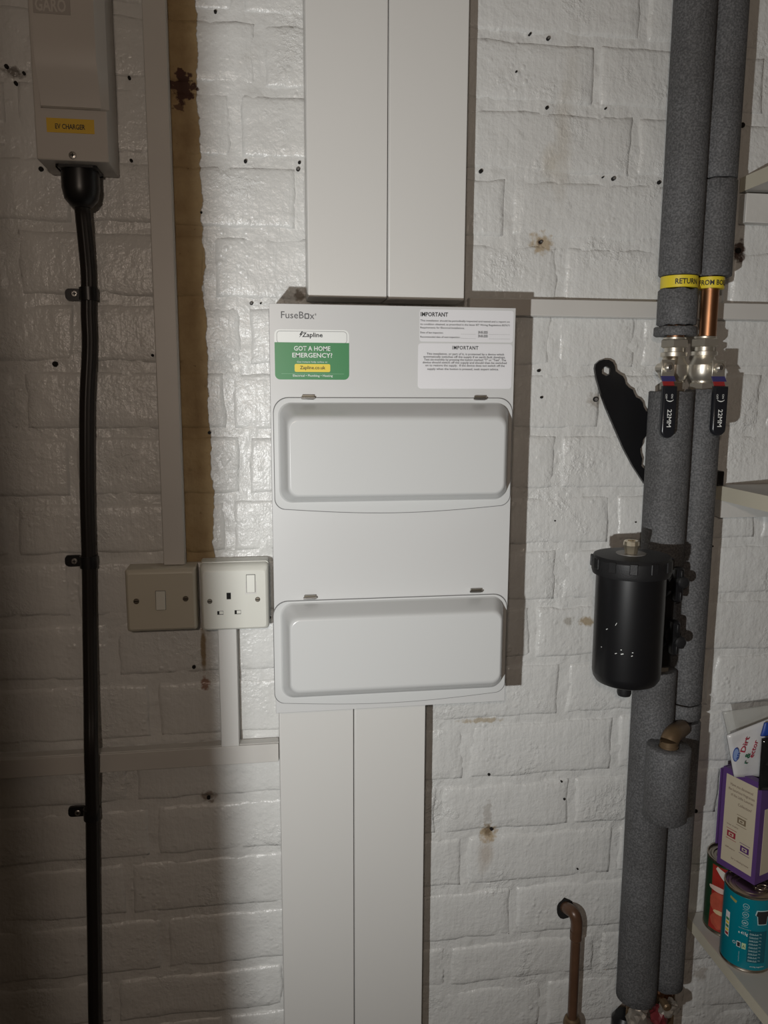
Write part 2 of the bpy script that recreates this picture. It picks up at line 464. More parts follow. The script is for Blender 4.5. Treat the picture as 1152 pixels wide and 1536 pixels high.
def brick(x0, x1, z0, z1, seed):
    bm = bmesh.new(); nx = max(4, int((x1-x0)/.016)); nz = 5
    off = random.uniform(-.0006, .0008); tilt = random.uniform(-.010, .010)
    def grid(t, n, e):   # denser at the rounded edges
        ts = [0, e, e*2.6]+[e*2.6+(1-5.2*e)*k/n for k in range(1, n)]+[1-e*2.6, 1-e, 1]
        return ts
    U = grid(0, nx, .0028/(x1-x0)); Wd = grid(0, nz, .0028/(z1-z0)); rows = []
    cx, cz = (x0+x1)/2, (z0+z1)/2
    for jj, w in enumerate(Wd):
        row = []
        for ii, u in enumerate(U):
            x = x0+(x1-x0)*u; z = z0+(z1-z0)*w
            p = Vector((x, seed*.37, z))
            wob = .0030*fbm(p, 30, 1) + .0024*fbm(p, 11, 7)
            wob2 = .0026*fbm(p, 28, 4) + .0018*fbm(p, 9, 2)
            k = min(ii, len(U)-1-ii, jj, len(Wd)-1-jj)
            y = off + tilt*(x-cx)*.4 + .0010*fbm(p, 9, 6) + .0007*fbm(p, 38, 8)
            # rounded, chipped arris
            y += (.0080, .0013, .0001)[k] if k < 3 else 0
            if k == 1: y += .0014*max(0, fbm(p, 45, 12))
            ex = (1 if (ii <= 2 or ii >= len(U)-3) else 0); ez = (1 if (jj <= 2 or jj >= len(Wd)-3) else 0)
            row.append(bm.verts.new((x+wob*ex, y, z+wob2*ez)))
        rows.append(row)
    for j in range(len(Wd)-1):
        for i in range(len(U)-1): bm.faces.new((rows[j][i], rows[j][i+1], rows[j+1][i+1], rows[j+1][i]))
    return fin('brick', bm, paint, wall, True)
GAP = .0080; BL = .243; nb = 0
for c in range(len(J)-1):
    zt, zb = J[c]-GAP/2, J[c+1]+GAP/2
    js = sorted(X(*q) for q in V.get(c, []))
    if not js: js = [WX0+random.uniform(.05, .2)]
    js = js[:]
    while js[0]-BL > WX0+.05: js.insert(0, js[0]-BL)
    k = 0
    while k < len(js)-1:     # fill wide stretches
        g = js[k+1]-js[k]
        if g > BL*1.55:
            n = round(g/BL); js[k+1:k+1] = [js[k]+g*q/n for q in range(1, n)]; k += n
        else: k += 1
    while js[-1]+BL < WX1-.05: js.append(js[-1]+BL)
    js = [WX0-GAP/2]+js+[WX1+GAP/2]
    for a, b in zip(js, js[1:]):
        nb += 1; t = random.uniform(-.0008, .0008)
        brick(a+GAP/2, b-GAP/2, zb+t, zt+t, nb)

def drill(px, py, r, plug=False, mat=None):
    c = P(px, py); n = 10; r *= .62; bm = bmesh.new()
    ring = [(c.x+r*(1+.28*noise.noise(Vector((px, k, 1))))*math.cos(2*math.pi*k/n), c.z+r*(1+.28*noise.noise(Vector((k, py, 2))))*math.sin(2*math.pi*k/n)) for k in range(n)]
    for k in range(n): pass
    top = [bm.verts.new((x, -.0022, z)) for x, z in ring]; bot = [bm.verts.new((x, .004, z)) for x, z in ring]
    bm.faces.new(top)
    for k in range(n): bm.faces.new((top[k], top[(k+1) % n], bot[(k+1) % n], bot[k]))
    o = fin('drill_hole', bm, mat or hole, wall)
    if plug: lathe('wall_plug', c.x, c.z, [(r*.62, -.0022), (r*.62, -.0036), (r*.34, -.0036), (r*.3, -.0024)], grout, wall, 12, axis='y')
for a in [(323, 18, .0030), (368, 242, .0032), (447, 254, .0040, True), (449, 244, .003), (377, 455, .0036, True), (391, 455, .0018), (83, 546, .0055), (62, 254, .0048), (82, 253, .004),
          (302, 319, .0024), (314, 649, .0034), (229, 533, .003), (822, 58, .0038, True), (795, 51, .0022), (820, 162, .0034), (774, 108, .002), (908, 163, .002), (920, 268, .0042, True), (721, 257, .0040), (904, 266, .0016),
          (811, 363, .0035, True), (893, 599, .0058, True), (808, 556, .0032), (812, 596, .0028), (291, 1000, .0042), (733, 1161, .0032), (842, 1172, .0020), (846, 1198, .0028), (866, 1303, .0018),
          (737, 1243, .0038), (1113, 188, .0055), (1068, 819, .0022), (1043, 1216, .005), (404, 926, .0035), (346, 839, .0026), (384, 839, .003), (194, 117, .003), (197, 241, .003), (10, 100, .004), (24, 125, .0035), (36, 110, .0028), (313, 1196, .004), (832, 781, .0016), (953, 783, .0016), (988, 274, .004), (1107, 376, .006)]:
    drill(*a)

# ------------------------------------------------------------------ trunking
WIDE = 'wide white trunkings above and below the fuse box'; NARROW = 'narrow white trunkings on the wall'
def trunking(name, x0, x1, z0, z1, depth, label, mat=trunkw, vertical=True, group=None, lid=True, lip=.0025):
    t = thing(name, ((x0+x1)/2, 0, z0 if vertical else (z0+z1)/2), label, 'trunking', WIDE if name[0] == 'w' else NARROW)
    box('base', x0, x1, .0022, depth-.004, z0, z1, mat, t, .0008, 1)
    if vertical: box('cover_strip', x0+.0006, x1-.0006, depth-.0035, depth, z0+.0004, z1-.0004, mat, t, .0012, 2)
    else: box('cover_strip', x0+.0004, x1-.0004, depth-.0035, depth, z0+.0006, z1-.0006, mat, t, .0012, 2)
    return t
hT = .052
ztop = Z(580, 448, hT)
xa, xm, xb = X(459.5, 220, hT), X(582.5, 220, hT), X(701, 220, hT)
trunking('wide_trunking', xa, xm-.0004, ztop, RZ1-.002, hT, 'left one of the two wide white trunkings rising above the fuse box to the ceiling')
trunking('wide_trunking', xm+.0004, xb, ztop-.0006, RZ1-.002, hT, 'right one of the two wide white trunkings rising above the fuse box to the ceiling')
xa, xm, xb = X(421.5, 1250, hT), X(531.5, 1250, hT), X(636.5, 1250, hT)
zbt = Z(530, 1062, hT)+.015
trunking('wide_trunking', xa, xm-.0004, .002, zbt, hT, 'left one of the two wide white trunkings running down from under the fuse box')
trunking('wide_trunking', xm+.0004, xb, .002, zbt, hT, 'right one of the two wide white trunkings running down from under the fuse box')
# narrow ones
hN = .020
x0, x1 = X(229.5, 460, hN), X(264.5, 460, hN)
trunking('narrow_trunking', x0, x1, Z(262, 848, hN), RZ1-.002, hN, 'narrow white vertical trunking down to the light switch beside the bare yellow strip', trunkd)
z1, z0 = Z(200, 1128, hN), Z(200, 1155, hN)
z1 = Z(200, 1127, hN); z0 = Z(200, 1156, hN)
trunking('narrow_trunking', RX0+.002, X(421.5, 1250, .052)-.0006, z0, z1, .022, 'narrow white horizontal trunking at lower left behind the black cable', trunkd, False)
x0, x1 = X(328.8, 1030, hN), X(357.5, 1030, hN)
trunking('narrow_trunking', x0, x1, Z(340, 1118, hN)-.002, Z(345, 940, hN), .0215, 'short narrow white vertical trunking below the socket outlet')
z1, z0 = Z(950, 451, .016), Z(950, 477, .016)
trunking('narrow_trunking', X(700, 455, .0), RX1-.002, z0, z1, .017, 'narrow white horizontal trunking passing behind the grey pipes at right', trunkd, False)

# ------------------------------------------------------------------ fuse box
HB = .107
fx0, fx1 = X(403.5, 455, HB), X(765, 1050-288, HB)
fx1 = .3025; fz1 = Z(403, 455, HB); fz0 = Z(414, 1070, HB)
fb = thing('fuse_box', ((fx0+fx1)/2, 0, fz0), 'large white metal fuse box with two raised hinged covers and stickers', 'fuse box')
box('enclosure', fx0, fx1, .0024, HB-.0012, fz0, fz1, steelw, fb, .0012, 2)
box('front_panel', fx0-.0002, fx1+.0002, HB-.0010, HB, fz0, fz1, steelw, fb, .0004, 1)
fe = HB+.0001
def pxz(pts, h): 
    return [(P(x, y, h).x, P(x, y, h).z) for x, y in pts]
def dense(out, n):
    return out
def door_outline(xl, xr, ztop_, zl, zr, bow, r, grow=0.):
    """rounded top corners, gently bowed bottom edge"""
    o = []; xl -= grow; xr += grow; ztop_ += grow; zl -= grow; zr -= grow
    for k in range(9):
        a = math.radians(90*k/8); o.append((xr-r+r*math.cos(a), ztop_-r+r*math.sin(a)))
    for k in range(9):
        a = math.radians(90+90*k/8); o.append((xl+r-r*math.sin(a-math.pi/2), ztop_-r+r*math.cos(a-math.pi/2)))
    rb = r*.75
    for k in range(9):
        a = math.radians(180+80*k/8); o.append((xl+rb+rb*math.cos(a), zl+rb+rb*math.sin(a)))
    for k in range(1, 16):
        t = k/16; x = xl+rb+(xr-xl-2*rb)*t; z = zl+(zr-zl)*t - bow*math.sin(math.pi*t)
        o.append((x, z))
    for k in range(9):
        a = math.radians(280+80*k/8); o.append((xr-rb+rb*math.cos(a), zr+rb+rb*math.sin(a)))
    return o
def cover(ytop, ybl, base, face, hinges, lbl):
    hD = HB+.0018
    xl, xr = X(411, ytop+60, hD), fx1-.0012
    zt = Z(560, ytop, hD); zbm = Z(430, ybl, hD)
    out = door_outline(xl, xr, zt, zbm, zbm, .0065, .018)
    slab('seam', door_outline(xl, xr, zt, zbm, zbm, .0065, .018, .0007), HB, HB+.0007, seam, fb)
    d = lab(slab('cover_door', out, HB+.0008, hD, doorp, fb, bev=.0005), lbl)
    rings = []
    for (hh, a, b_, c_, d_, rr) in base:
        rings.append((rrect(a, b_, c_, d_, rr, 8), hh))
    loft('raised_window', rings, doorp, d, 50)
    for hx, hy in hinges:
        c = P(hx, hy, HB+.004)
        hg = box('hinge', c.x-.0072, c.x+.0072, HB+.0018, HB+.0045, c.z-.0020, c.z+.0036, chrome, fb, .0008, 2)
        bm = bmesh.new()
        tube('hinge_pin', [(c.x-.0082, -HB-.005, c.z+.0002), (c.x+.0082, -HB-.005, c.z+.0002)], .0014, chrome, hg, 10)
        box('hinge_leaf', c.x-.0070, c.x+.0070, HB+.0045, HB+.0052, c.z+.0016, c.z+.0034, screwd, hg)
h0 = HB+.0018
def rings_for(x0p, x1w, yt, yb, xf0, xf1, yft, yfb, yref):
    zt, zb_ = Z(x0p, yt, h0), Z(x0p, yb, h0)
    xl = X(x0p, yref, h0); xr = x1w
    hF = h0+.031
    xfl, xfr = X(xf0, yref, hF), X(xf1, yref, hF); zft, zfb = Z(xf0, yft, hF), Z(xf0, yfb, hF)
    L = []
    L.append((h0-.0005, xl-.0035, xr+.0012, zb_-.0025, zt+.0025, .016))
    L.append((h0+.0008, xl-.0012, xr+.0004, zb_-.0008, zt+.0008, .015))
    L.append((h0+.0040, xl, xr, zb_, zt, .0145))
    def lerp(t, hh, r, ex=0):
        return (hh, xl+(xfl-xl)*t-ex, xr+(xfr-xr)*t+ex, zb_+(zfb-zb_)*t-ex, zt+(zft-zt)*t+ex, r)
    L.append(lerp(.60, h0+.0225, .013)); L.append(lerp(.74, h0+.0270, .0125)); L.append(lerp(.86, h0+.0293, .012)); L.append(lerp(1.0, h0+.0306, .011)); L.append(lerp(1.12, hF, .010))
    return L
cover(597, 764, rings_for(421, fx1-.0068, 606, 752, 434, 757, 629, 744, 680), None, [(462, 597), (720, 598)], 'upper hinged cover with a raised window')
cover(898, 1055, rings_for(424.5, fx1-.0068, 907, 1045, 437, 751, 931, 1038, 980), None, [(465, 897), (714, 887)], 'lower hinged cover with a raised window')
# lettering and stickers on the front
def ft(s, px0, px1, pyb, cap_px, mat, parent, bold=0., h=None, sp=1.0):
    h = fe+.0006 if h is None else h
    a = P(px0, pyb, h); b = P(px1, pyb, h); c = P(px0, pyb-cap_px, h)
    return text(s, a.x, b.x, (a.z+P((px0+px1)/2, pyb, h).z)/2 if False else P((px0+px1)/2, pyb, h).z, c.z-a.z, h, mat, parent, bold, spacing=sp)
ft('FuseB', 421.5, 455.5, 477.5, 10.5, inkg, fb); ft('x', 464.5, 471.5, 478.6, 10.5, inkg, fb); a0, a1 = P(456.6, 478.4, fe), P(463.6, 470.2, fe); slab('lettering', rrect(a0.x, a1.x, a0.z, a1.z, .0012), fe, fe+.0006, inkg, fb, holes=[rrect(a0.x+.0012, a1.x-.0012, a0.z+.0012, a1.z-.0012, .0006)])
ft('*', 472, 474.5, 476, 6, inkg, fb)
s1x0, s1x1, s1z0, s1z1 = X(412, 530, fe), X(523.6, 530, fe), Z(468, 569.5, fe), Z(468, 494.5, fe)
st = lab(slab('sticker', rrect(s1x0, s1x1, s1z0, s1z1, .006), HB, fe+.0002, stick2, fb), 'green and white advice sticker')
zg = Z(468, 514, fe)
go = [q for q in rrect(s1x0, s1x1, s1z0, s1z1, .006) if q[1] < zg]
go = [(s1x0, zg)]+[q for q in go]+[(s1x1, zg)]
slab('green_panel', go, fe+.0002, fe+.0004, green, st)
def frame(x0, x1, z0, z1, r, w, h, mat, parent, name='border_line'):
    return slab(name, rrect(x0, x1, z0, z1, r), h, h+.0001, mat, parent, holes=[rrect(x0+w, x1-w, z0+w, z1-w, max(r-w, .0005))])
frame(s1x0+.0025, s1x1-.0025, zg-.001, s1z1-.0018, .004, .0004, fe+.0002, inkg, st)
slab('green_panel', [(s1x0+.002, zg-.002), (s1x1-.002, zg-.002), (s1x1-.002, zg), (s1x0+.002, zg)], fe+.0003, fe+.0005, green, st)
ft('Zapline', 453, 484, 505.5, 6.6, ink, st, .018)
b0 = pxz([(449, 506.5), (453.2, 497), (453.6, 501), (456.0, 500.6), (451, 506.2), (457, 506.6)], fe+.0006)
slab('lightning_mark', pxz([(452.5, 497), (448.8, 502.2), (450.8, 502.2), (448.5, 506.6), (454.2, 500.6), (452.0, 500.6), (454.5, 497)], fe), fe+.0003, fe+.0006, ink, st)
ft('GOT A HOME', 441, 495.5, 526, 6.8, white, st, .012); ft('EMERGENCY?', 438.5, 498.5, 536.2, 6.8, white, st, .012)
ft('Get instant help online at', 445.5, 491, 544, 2.4, white, st)
a0 = P(442, 557.8, fe); a1 = P(495.3, 546.3, fe)
slab('yellow_button', rrect(a0.x, a1.x, a0.z, a1.z, .0018), fe+.0003, fe+.0005, ylogo, st)
ft('Zapline.co.uk', 450, 488, 553.8, 5.0, ink, st, .012, fe+.0008)
a0 = P(422, 560.6, fe); a1 = P(516, 560.2, fe); slab('green_line', [(a0.x, a0.z), (a1.x, a0.z), (a1.x, a0.z+.0003), (a0.x, a0.z+.0003)], fe+.0003, fe+.0005, greenl, st)
ft('Electrical • Plumbing • Heating', 439.5, 499, 565, 3.3, white, st, .006)
i1 = lab(slab('sticker', rrect(X(629.5, 490, fe), X(770, 490, fe), Z(700, 513, fe), Z(700, 465, fe), .003), HB, fe+.0002, stick, fb), 'upper white notice headed IMPORTANT at left')
ft('IMPORTANT', 631, 672, 474.6, 6.2, ink, i1, .022)
for s, x0, x1, y in [('This installation should be periodically inspected and tested and a report on', 630.5, 764.5, 483),
                     ('its condition obtained, as prescribed in the latest IET Wiring Regulations BS7671', 630.5, 764.5, 488.4),
                     ('Requirements for Electrical Installations.', 630.5, 697, 493),
                     ('Date of last inspection:', 630.5, 665, 500.2), ('Recommended date of next inspection:', 630.5, 690, 506.8)]:
    ft(s, x0, x1, y, 2.7, ink, i1, .006)
ft('. . . . . . . .', 692, 713, 501.5, 3, ink, i1, .02); ft('. . . . . . . .', 692, 713, 508, 3, ink, i1, .02)
ft('. . . . . . . . . . .', 734, 764, 502, 3, ink, i1, .02); ft('. . . . . . . . . . .', 734, 764, 508.6, 3, ink, i1, .02)
ft('29-05-2025', 717, 731.5, 500.4, 3.8, ink, i1, .02); ft('29-05-2035', 717, 731.5, 506, 3.8, ink, i1, .02)
i2 = lab(slab('sticker', rrect(X(627, 545, fe), X(768, 545, fe), Z(700, 583, fe), Z(700, 515.5, fe), .004), HB, fe+.0002, stick, fb), 'lower white notice headed IMPORTANT in the middle')
ft('IMPORTANT', 678.5, 717.5, 524.3, 5.4, ink, i2, .018, sp=1.15)
for k, (s, x0, x1) in enumerate([('This installation, or part of it, is protected by a device which', 640, 756), ('automatically switches off the supply if an earth fault develops.', 635, 758),
        ('Test six-monthly by pressing the button marked "T" or "Test". The', 636, 759), ('device should switch off the supply and should then be switched', 634, 760),
        ('on to restore the supply.  If the device does not switch off the', 638, 757), ('supply when the button is pressed, seek expert advice.', 641, 748)]):
    ft(s, x0, x1, 532.6+k*4.3+(1 if k == 5 else 0), 3.1, ink, i2, .008)

# ------------------------------------------------------------------ switch and socket
def screw(name, px, py, h, r, mat, parent, cross=False):
    c = P(px, py, h)
    o = lathe(name, c.x, c.z, [(r, -h+.0008), (r, -h-.0004), (r*.8, -h-.0009), (r*.0+.0001, -h-.0010)], mat, parent, 16, axis='y')
    if cross:
        box('screw_slot', c.x-r*.55, c.x+r*.55, h+.0008, h+.0012, c.z-r*.12, c.z+r*.12, hole, o)
        box('screw_slot', c.x-r*.12, c.x+r*.12, h+.0008, h+.0012, c.z-r*.55, c.z+r*.55, hole, o)
    else: box('screw_slot', c.x-r*.75, c.x+r*.75, h+.0008, h+.0012, c.z-r*.14, c.z+r*.14, hole, o)
    return o
hS = .040
a0 = P(191.5, 948, hS); a1 = P(292, 853, hS)
sw = thing('light_switch', ((a0.x+a1.x)/2, 0, a0.z), 'square cream light switch with one rocker, screwed on below the narrow trunking', 'switch')
box('back_box', a0.x-.0002, a1.x+.0012, .0024, hS-.008, a0.z-.0002, a1.z+.0006, cream, sw, .002, 3)
loft('face_plate', [(rrect(a0.x-.0006, a1.x+.0006, a0.z-.0006, a1.z+.0006, .003), hS-.008), (rrect(a0.x-.0006, a1.x+.0006, a0.z-.0006, a1.z+.0006, .003), hS-.004),
                    (rrect(a0.x+.0008, a1.x-.0008, a0.z+.0008, a1.z-.0008, .003), hS-.0012), (rrect(a0.x+.003, a1.x-.003, a0.z+.003, a1.z-.0055, .003), hS)], cream, sw, 60, True)
screw('screw', 204.5, 902, hS, .0037, screwd, sw); screw('screw', 278.5, 898, hS, .0037, screwd, sw)
r0, r1 = P(234.6, 914.5, hS), P(247.6, 886.5, hS)
rk = slab('rocker_gap', rrect(r0.x-.0006, r1.x+.0006, r0.z-.0006, r1.z+.0006, .0008), hS, hS+.0003, seam, sw)
bm = boxbm(r0.x, r1.x, -hS-.0032, -hS+.001, r0.z, r1.z, .0005, 1)
for v in bm.verts:
    if v.co.y < -hS-.001 and v.co.z > (r0.z+r1.z)/2: v.co.y += .0022
fin('rocker', bm, offw, sw)
hK = .038
a0 = P(303, 947, hK); a1 = P(401, 847, hK)
so = thing('socket_outlet', ((a0.x+a1.x)/2, 0, a0.z), 'square off-white switched wall socket with three pin holes, left of the fuse box', 'socket')
loft('back_box', [(rrect(a0.x-.0012, a1.x+.0020, a0.z-.001, a1.z+.0035, .004), .0024), (rrect(a0.x-.0008, a1.x+.0014, a0.z-.0008, a1.z+.003, .004), hK-.012)], offw, so, 50, True)
loft('face_plate', [(rrect(a0.x-.0008, a1.x+.0014, a0.z-.0008, a1.z+.002, .0045), hK-.0115), (rrect(a0.x-.0006, a1.x+.0010, a0.z-.0006, a1.z+.0012, .0045), hK-.006),
                    (rrect(a0.x+.0008, a1.x-.0008, a0.z+.0008, a1.z-.002, .004), hK-.0018), (rrect(a0.x+.003, a1.x-.003, a0.z+.003, a1.z-.0075, .004), hK)], offw, so, 60, True)
screw('screw', 314.7, 902, hK, .0033, screwd, so); screw('screw', 386.5, 899, hK, .0033, screwd, so)
for x0, x1, y0, y1, L_ in [(340, 346.2, 889, 899, 0), (326, 335, 916.4, 922.2, 1), (352, 361.3, 915, 921.4, 1)]:
    p0, p1 = P(x0, y1, hK), P(x1, y0, hK)
    q = box('pin_hole', p0.x, p1.x, hK-.001, hK+.0002, p0.z, p1.z, hole, so)
    if L_: box('shutter', p0.x+(p1.x-p0.x)*.35, p1.x-.0003, hK, hK+.0004, p0.z+.0008, p1.z-.0004, offw, q)
p0, p1 = P(368, 891.5, hK), P(384.6, 872, hK); slab('rocker_recess', rrect(p0.x, p1.x, p0.z, p1.z, .001), hK-.0005, hK+.0004, trunkd, so)
p0, p1 = P(370.2, 888.3, hK), P(382.2, 861.8, hK)
slab('rocker_gap', rrect(p0.x-.0005, p1.x+.0005, p0.z-.0005, p1.z+.0005, .0006), hK, hK+.0007, seam, so)
bm = boxbm(p0.x, p1.x, -hK-.0030, -hK+.001, p0.z, p1.z, .0005, 1)
for v in bm.verts:
    if v.co.y < -hK-.001 and v.co.z > (p0.z+p1.z)/2: v.co.y += .0016
fin('rocker', bm, offw, so)

# ------------------------------------------------------------------ vehicle charger, cable, clips
hE = .072
e0 = P(55, 239.5, hE); e1 = P(163.5, 243, hE); ezt = Z(50, -260, hE)
ez0 = (e0.z+e1.z)/2
ev = thing('ev_charger', ((e0.x+e1.x)/2, 0, ez0), 'tall pale grey wall charger with a yellow label at upper left', 'charger')
box('body', e0.x, e1.x, .0024, hE, ez0, ezt, evw, ev, .0018, 2)
hL = hE+.022
lx0, lx1 = X(49, 100, hL), X(151.5, 100, hL); lzb = Z(100, 163, hE+.002); lzk = Z(100, 84, hL)
bm = bmesh.new()
def lidring(z, h, ins=0): return [bm.verts.new(c_) for c_ in [(lx0+.0005, -hE, z), (lx0+.0020+ins, -h, z), (lx1-.0050-ins, -h, z), (lx1+.003, -hE, z)]]
rs = [lidring(lzb, hE+.0025, .001), lidring(lzb+.0012, hE+.0050), lidring(lzb+.020, hE+.0105), lidring((lzb+.020)*.5+lzk*.5, hE+.0170), lidring(lzk, hL-.0005), lidring(lzk+.02, hL), lidring(ezt-.01, hL)]
for a, b in zip(rs, rs[1:]):
    for k in range(4): bm.faces.new((a[k], a[(k+1) % 4], b[(k+1) % 4], b[k]))
bm.faces.new(rs[0]); bm.faces.new(rs[-1])
lid = auto(fin('lid', bm, evw, ev), 20)
g0, g1 = P(50, 19, hL), P(104.5, -8, hL)
lp = slab('logo_plate', [(g0.x, g0.z), (g1.x, g0.z), (g1.x, g1.z), (g0.x, g1.z)], hL, hL+.0006, logoplate, lid)
t0 = P(53, 15.5, hL); t1 = P(99.5, 17, hL)
text('GARO', t0.x, t1.x, t0.z, .0125, hL+.0008, evw, lid, .025)
y0, y1 = P(70.5, 198, hE), P(141, 180, hE)
yl = lab(slab('label', [(y0.x, y0.z), (y1.x, y0.z), (y1.x, y1.z), (y0.x, y1.z)], hE, hE+.0005, yeld, ev), 'yellow label reading EV CHARGER')
t0 = P(83, 192.5, hE); t1 = P(128, 193, hE); text('EV CHARGER', t0.x, t1.x, t0.z-.0002, .0052, hE+.0007, ink, yl, .018)
screw('screw', 109, 233, hE, .0042, screwm, ev, True)
c = P(117, 262, .035)
gx = X(121, 275, .035)
lathe('cable_gland', gx, -.035, [(.0215, ez0+.001), (.0215, ez0-.022), (.019, ez0-.034), (.013, ez0-.041), (.010, ez0-.043)], black, ev, 28)
box('cable_gland_collar', gx-.023, gx+.023, .012, .058, ez0-.003, ez0+.001, black, ev, .004, 2)
cr = .0088
pts = [Vector((gx, -.035, ez0-.036))]+[P(*q, .0135+dh) for q, dh in [((124, 320), .014), ((128.5, 365), .006), ((132.5, 415), 0), ((132.5, 470), 0), ((134, 520), 0), ((130.5, 600), .002), ((130, 680), .003), ((131, 760), .002), ((133.5, 850), 0), ((134.5, 950), 0.001), ((136, 1060), .012), ((136.5, 1120), .0235), ((137.5, 1165), .018), ((138.8, 1225), .001), ((139.5, 1320), 0), ((141, 1420), 0), ((142.5, 1536), 0)]]
e = pts[-1]; pts += [Vector((e.x+.001, e.y, .9*e.z)), Vector((e.x+.002, e.y, .01))]
ca = tube('charging_cable', pts, cr, M('black_cable', (.014, .012, .011), .42), None, 32, 8, 6)
tag(ca, 'thick black cable running down the wall from the charger', 'cable')
for (px, py, lb) in [(121, 441, 'black cable clip nearest below the wall charger'), (121, 842.5, 'black cable clip level with the light switch'), (126, 1220, 'black cable clip below the horizontal trunking')]:
    c = P(px, py, .012); cx = X(px+12, py, .014); zc = c.z
    t = thing('cable_clip', (cx, 0, zc), lb, 'cable clip', 'black clips along the charging cable')
    hgt = .0078
    bm = bmesh.new(); prof = []
    R0, R1 = .0092, .0112
    out = [(cx-R1-.0005, .0024)]
    def arc(R, a0, a1, n=14): return [(cx+R*math.cos(math.radians(a0+(a1-a0)*k/n)), .0135+R*math.sin(math.radians(a0+(a1-a0)*k/n))) for k in range(n+1)]
    poly = arc(R1, -40, 200)+arc(R0, 200, -40)
    top = [bm.verts.new((x, -h, zc+hgt)) for x, h in poly]; bot = [bm.verts.new((x, -h, zc-hgt)) for x, h in poly]
    n = len(poly)
    for k in range(n): bm.faces.new((top[k], top[(k+1) % n], bot[(k+1) % n], bot[k]))
    for k in range(n//2-1):
        bm.faces.new((top[k], top[k+1], top[n-2-k], top[n-1-k])); bm.faces.new((bot[k], bot[k+1], bot[n-2-k], bot[n-1-k]))
    auto(fin('band', bm, black, t))
    tx = X(px-24, py, .006)
    loft('tab', [(rrect(tx, cx-R0, zc-hgt*.95, zc+hgt*.95, .005), .0028), (rrect(tx+.0004, cx-R0, zc-hgt*.9, zc+hgt*.9, .005), .0066)], black, t, 40, True)
    screw('screw', px-9.5, py-.5, .0066, .0040, screwm, t, True)

# ------------------------------------------------------------------ insulated pipes
def foam_sleeve(cx, ch, z0, z1, r, parent, jag=0., name='foam_sleeve', lbl=None):
    bm = bmesh.new(); seg = 40; rings = []
    n = max(2, int((z1-z0)/.02))
    def ring(rr, z, j=0):
        out = []
        for k in range(seg):
            a = 2*math.pi*k/seg; nn = noise.noise(Vector((math.cos(a)*2.2, math.sin(a)*2.2, z*40)))
            w = 1+.014*noise.noise(Vector((math.cos(a), math.sin(a), z*9)))
            out.append(bm.verts.new((cx+rr*w*math.cos(a), -ch+rr*w*math.sin(a), z+j*nn)))
        return out
    ri = .0135
    rings = [ring(ri, z0+.001), ring(r-.0015, z0, jag)]+[ring(r, z0+.0015+(z1-z0-.003)*k/n, jag*(1 if k in (0, n) else 0)) for k in range(n+1)]+[ring(r-.0015, z1, jag), ring(ri, z1-.001)]
    for a, b in zip(rings, rings[1:]):
        for k in range(seg): bm.faces.new((a[k], a[(k+1) % seg], b[(k+1) % seg], b[k]))
    return auto(fin(name, bm, foam, parent), 50)
LX, LH, RXp, RHp = .539, .055, .587, .050
lp_ = thing('heating_pipe', (LX, -LH, .02), 'left grey foam lagged heating pipe with the RETURN tape, front of the pair', 'pipe', 'lagged heating pipes')
rp_ = thing('heating_pipe', (RXp, -RHp, .02), 'right grey foam lagged heating pipe with the boiler tape and bare copper length', 'pipe', 'lagged heating pipes')
zz = lambda y, x=1010, h=.05: Z(x, y, h)
rc = .0112
def hf(h, r): return h+r
HFl = LH+.026; HFr = RHp+.0245
zl = lambda y: Z(1015, y, HFl); zr = lambda y: Z(1070, y, HFr)
lathe('copper_tube', LX, -LH, [(rc, zl(515)), (rc, RZ1-.003)], copper, lp_, 24)
lathe('copper_tube', LX, -LH, [(rc, .02), (rc, zl(575))], copper, lp_, 24)
lathe('copper_tube', RXp, -RHp, [(rc, Z(1056, 508, .06)), (rc, RZ1-.003)], copper, rp_, 24)
lathe('copper_tube', RXp, -RHp, [(rc, .02), (rc, Z(1050, 575, .06))], copper, rp_, 24)
foam_sleeve(LX, LH, zl(410), RZ1-.004, .0262, lp_, .0012)
foam_sleeve(LX, LH, zl(486), zl(431), .0255, lp_, .0025)
foam_sleeve(LX-.001, LH, zl(502.5), zl(488), .0275, lp_, .001)
foam_sleeve(LX-.003, LH+.003, Z(1010, 851, .08), Z(1010, 587, .08), .0287, lp_, .0015)
foam_sleeve(LX-.003, LH+.002, Z(965, 1512, .08), Z(985, 1011, .08), .0292, lp_, .0012)
foam_sleeve(RXp, RHp, zr(262.5), RZ1-.004, .0245, rp_, .0010)
foam_sleeve(RXp+.0005, RHp, zr(412), zr(264), .0250, rp_, .0012)
foam_sleeve(RXp, RHp, Z(1028, 1061, HFr), Z(1050, 584, HFr), .0238, rp_, .0014)
foam_sleeve(RXp, RHp, Z(1028, 1085, HFr), Z(1028, 1063, HFr), .0240, rp_, .0018)
foam_sleeve(RXp, RHp, Z(1005, 1494, HFr), Z(1028, 1089, HFr), .0245, rp_, .0016)
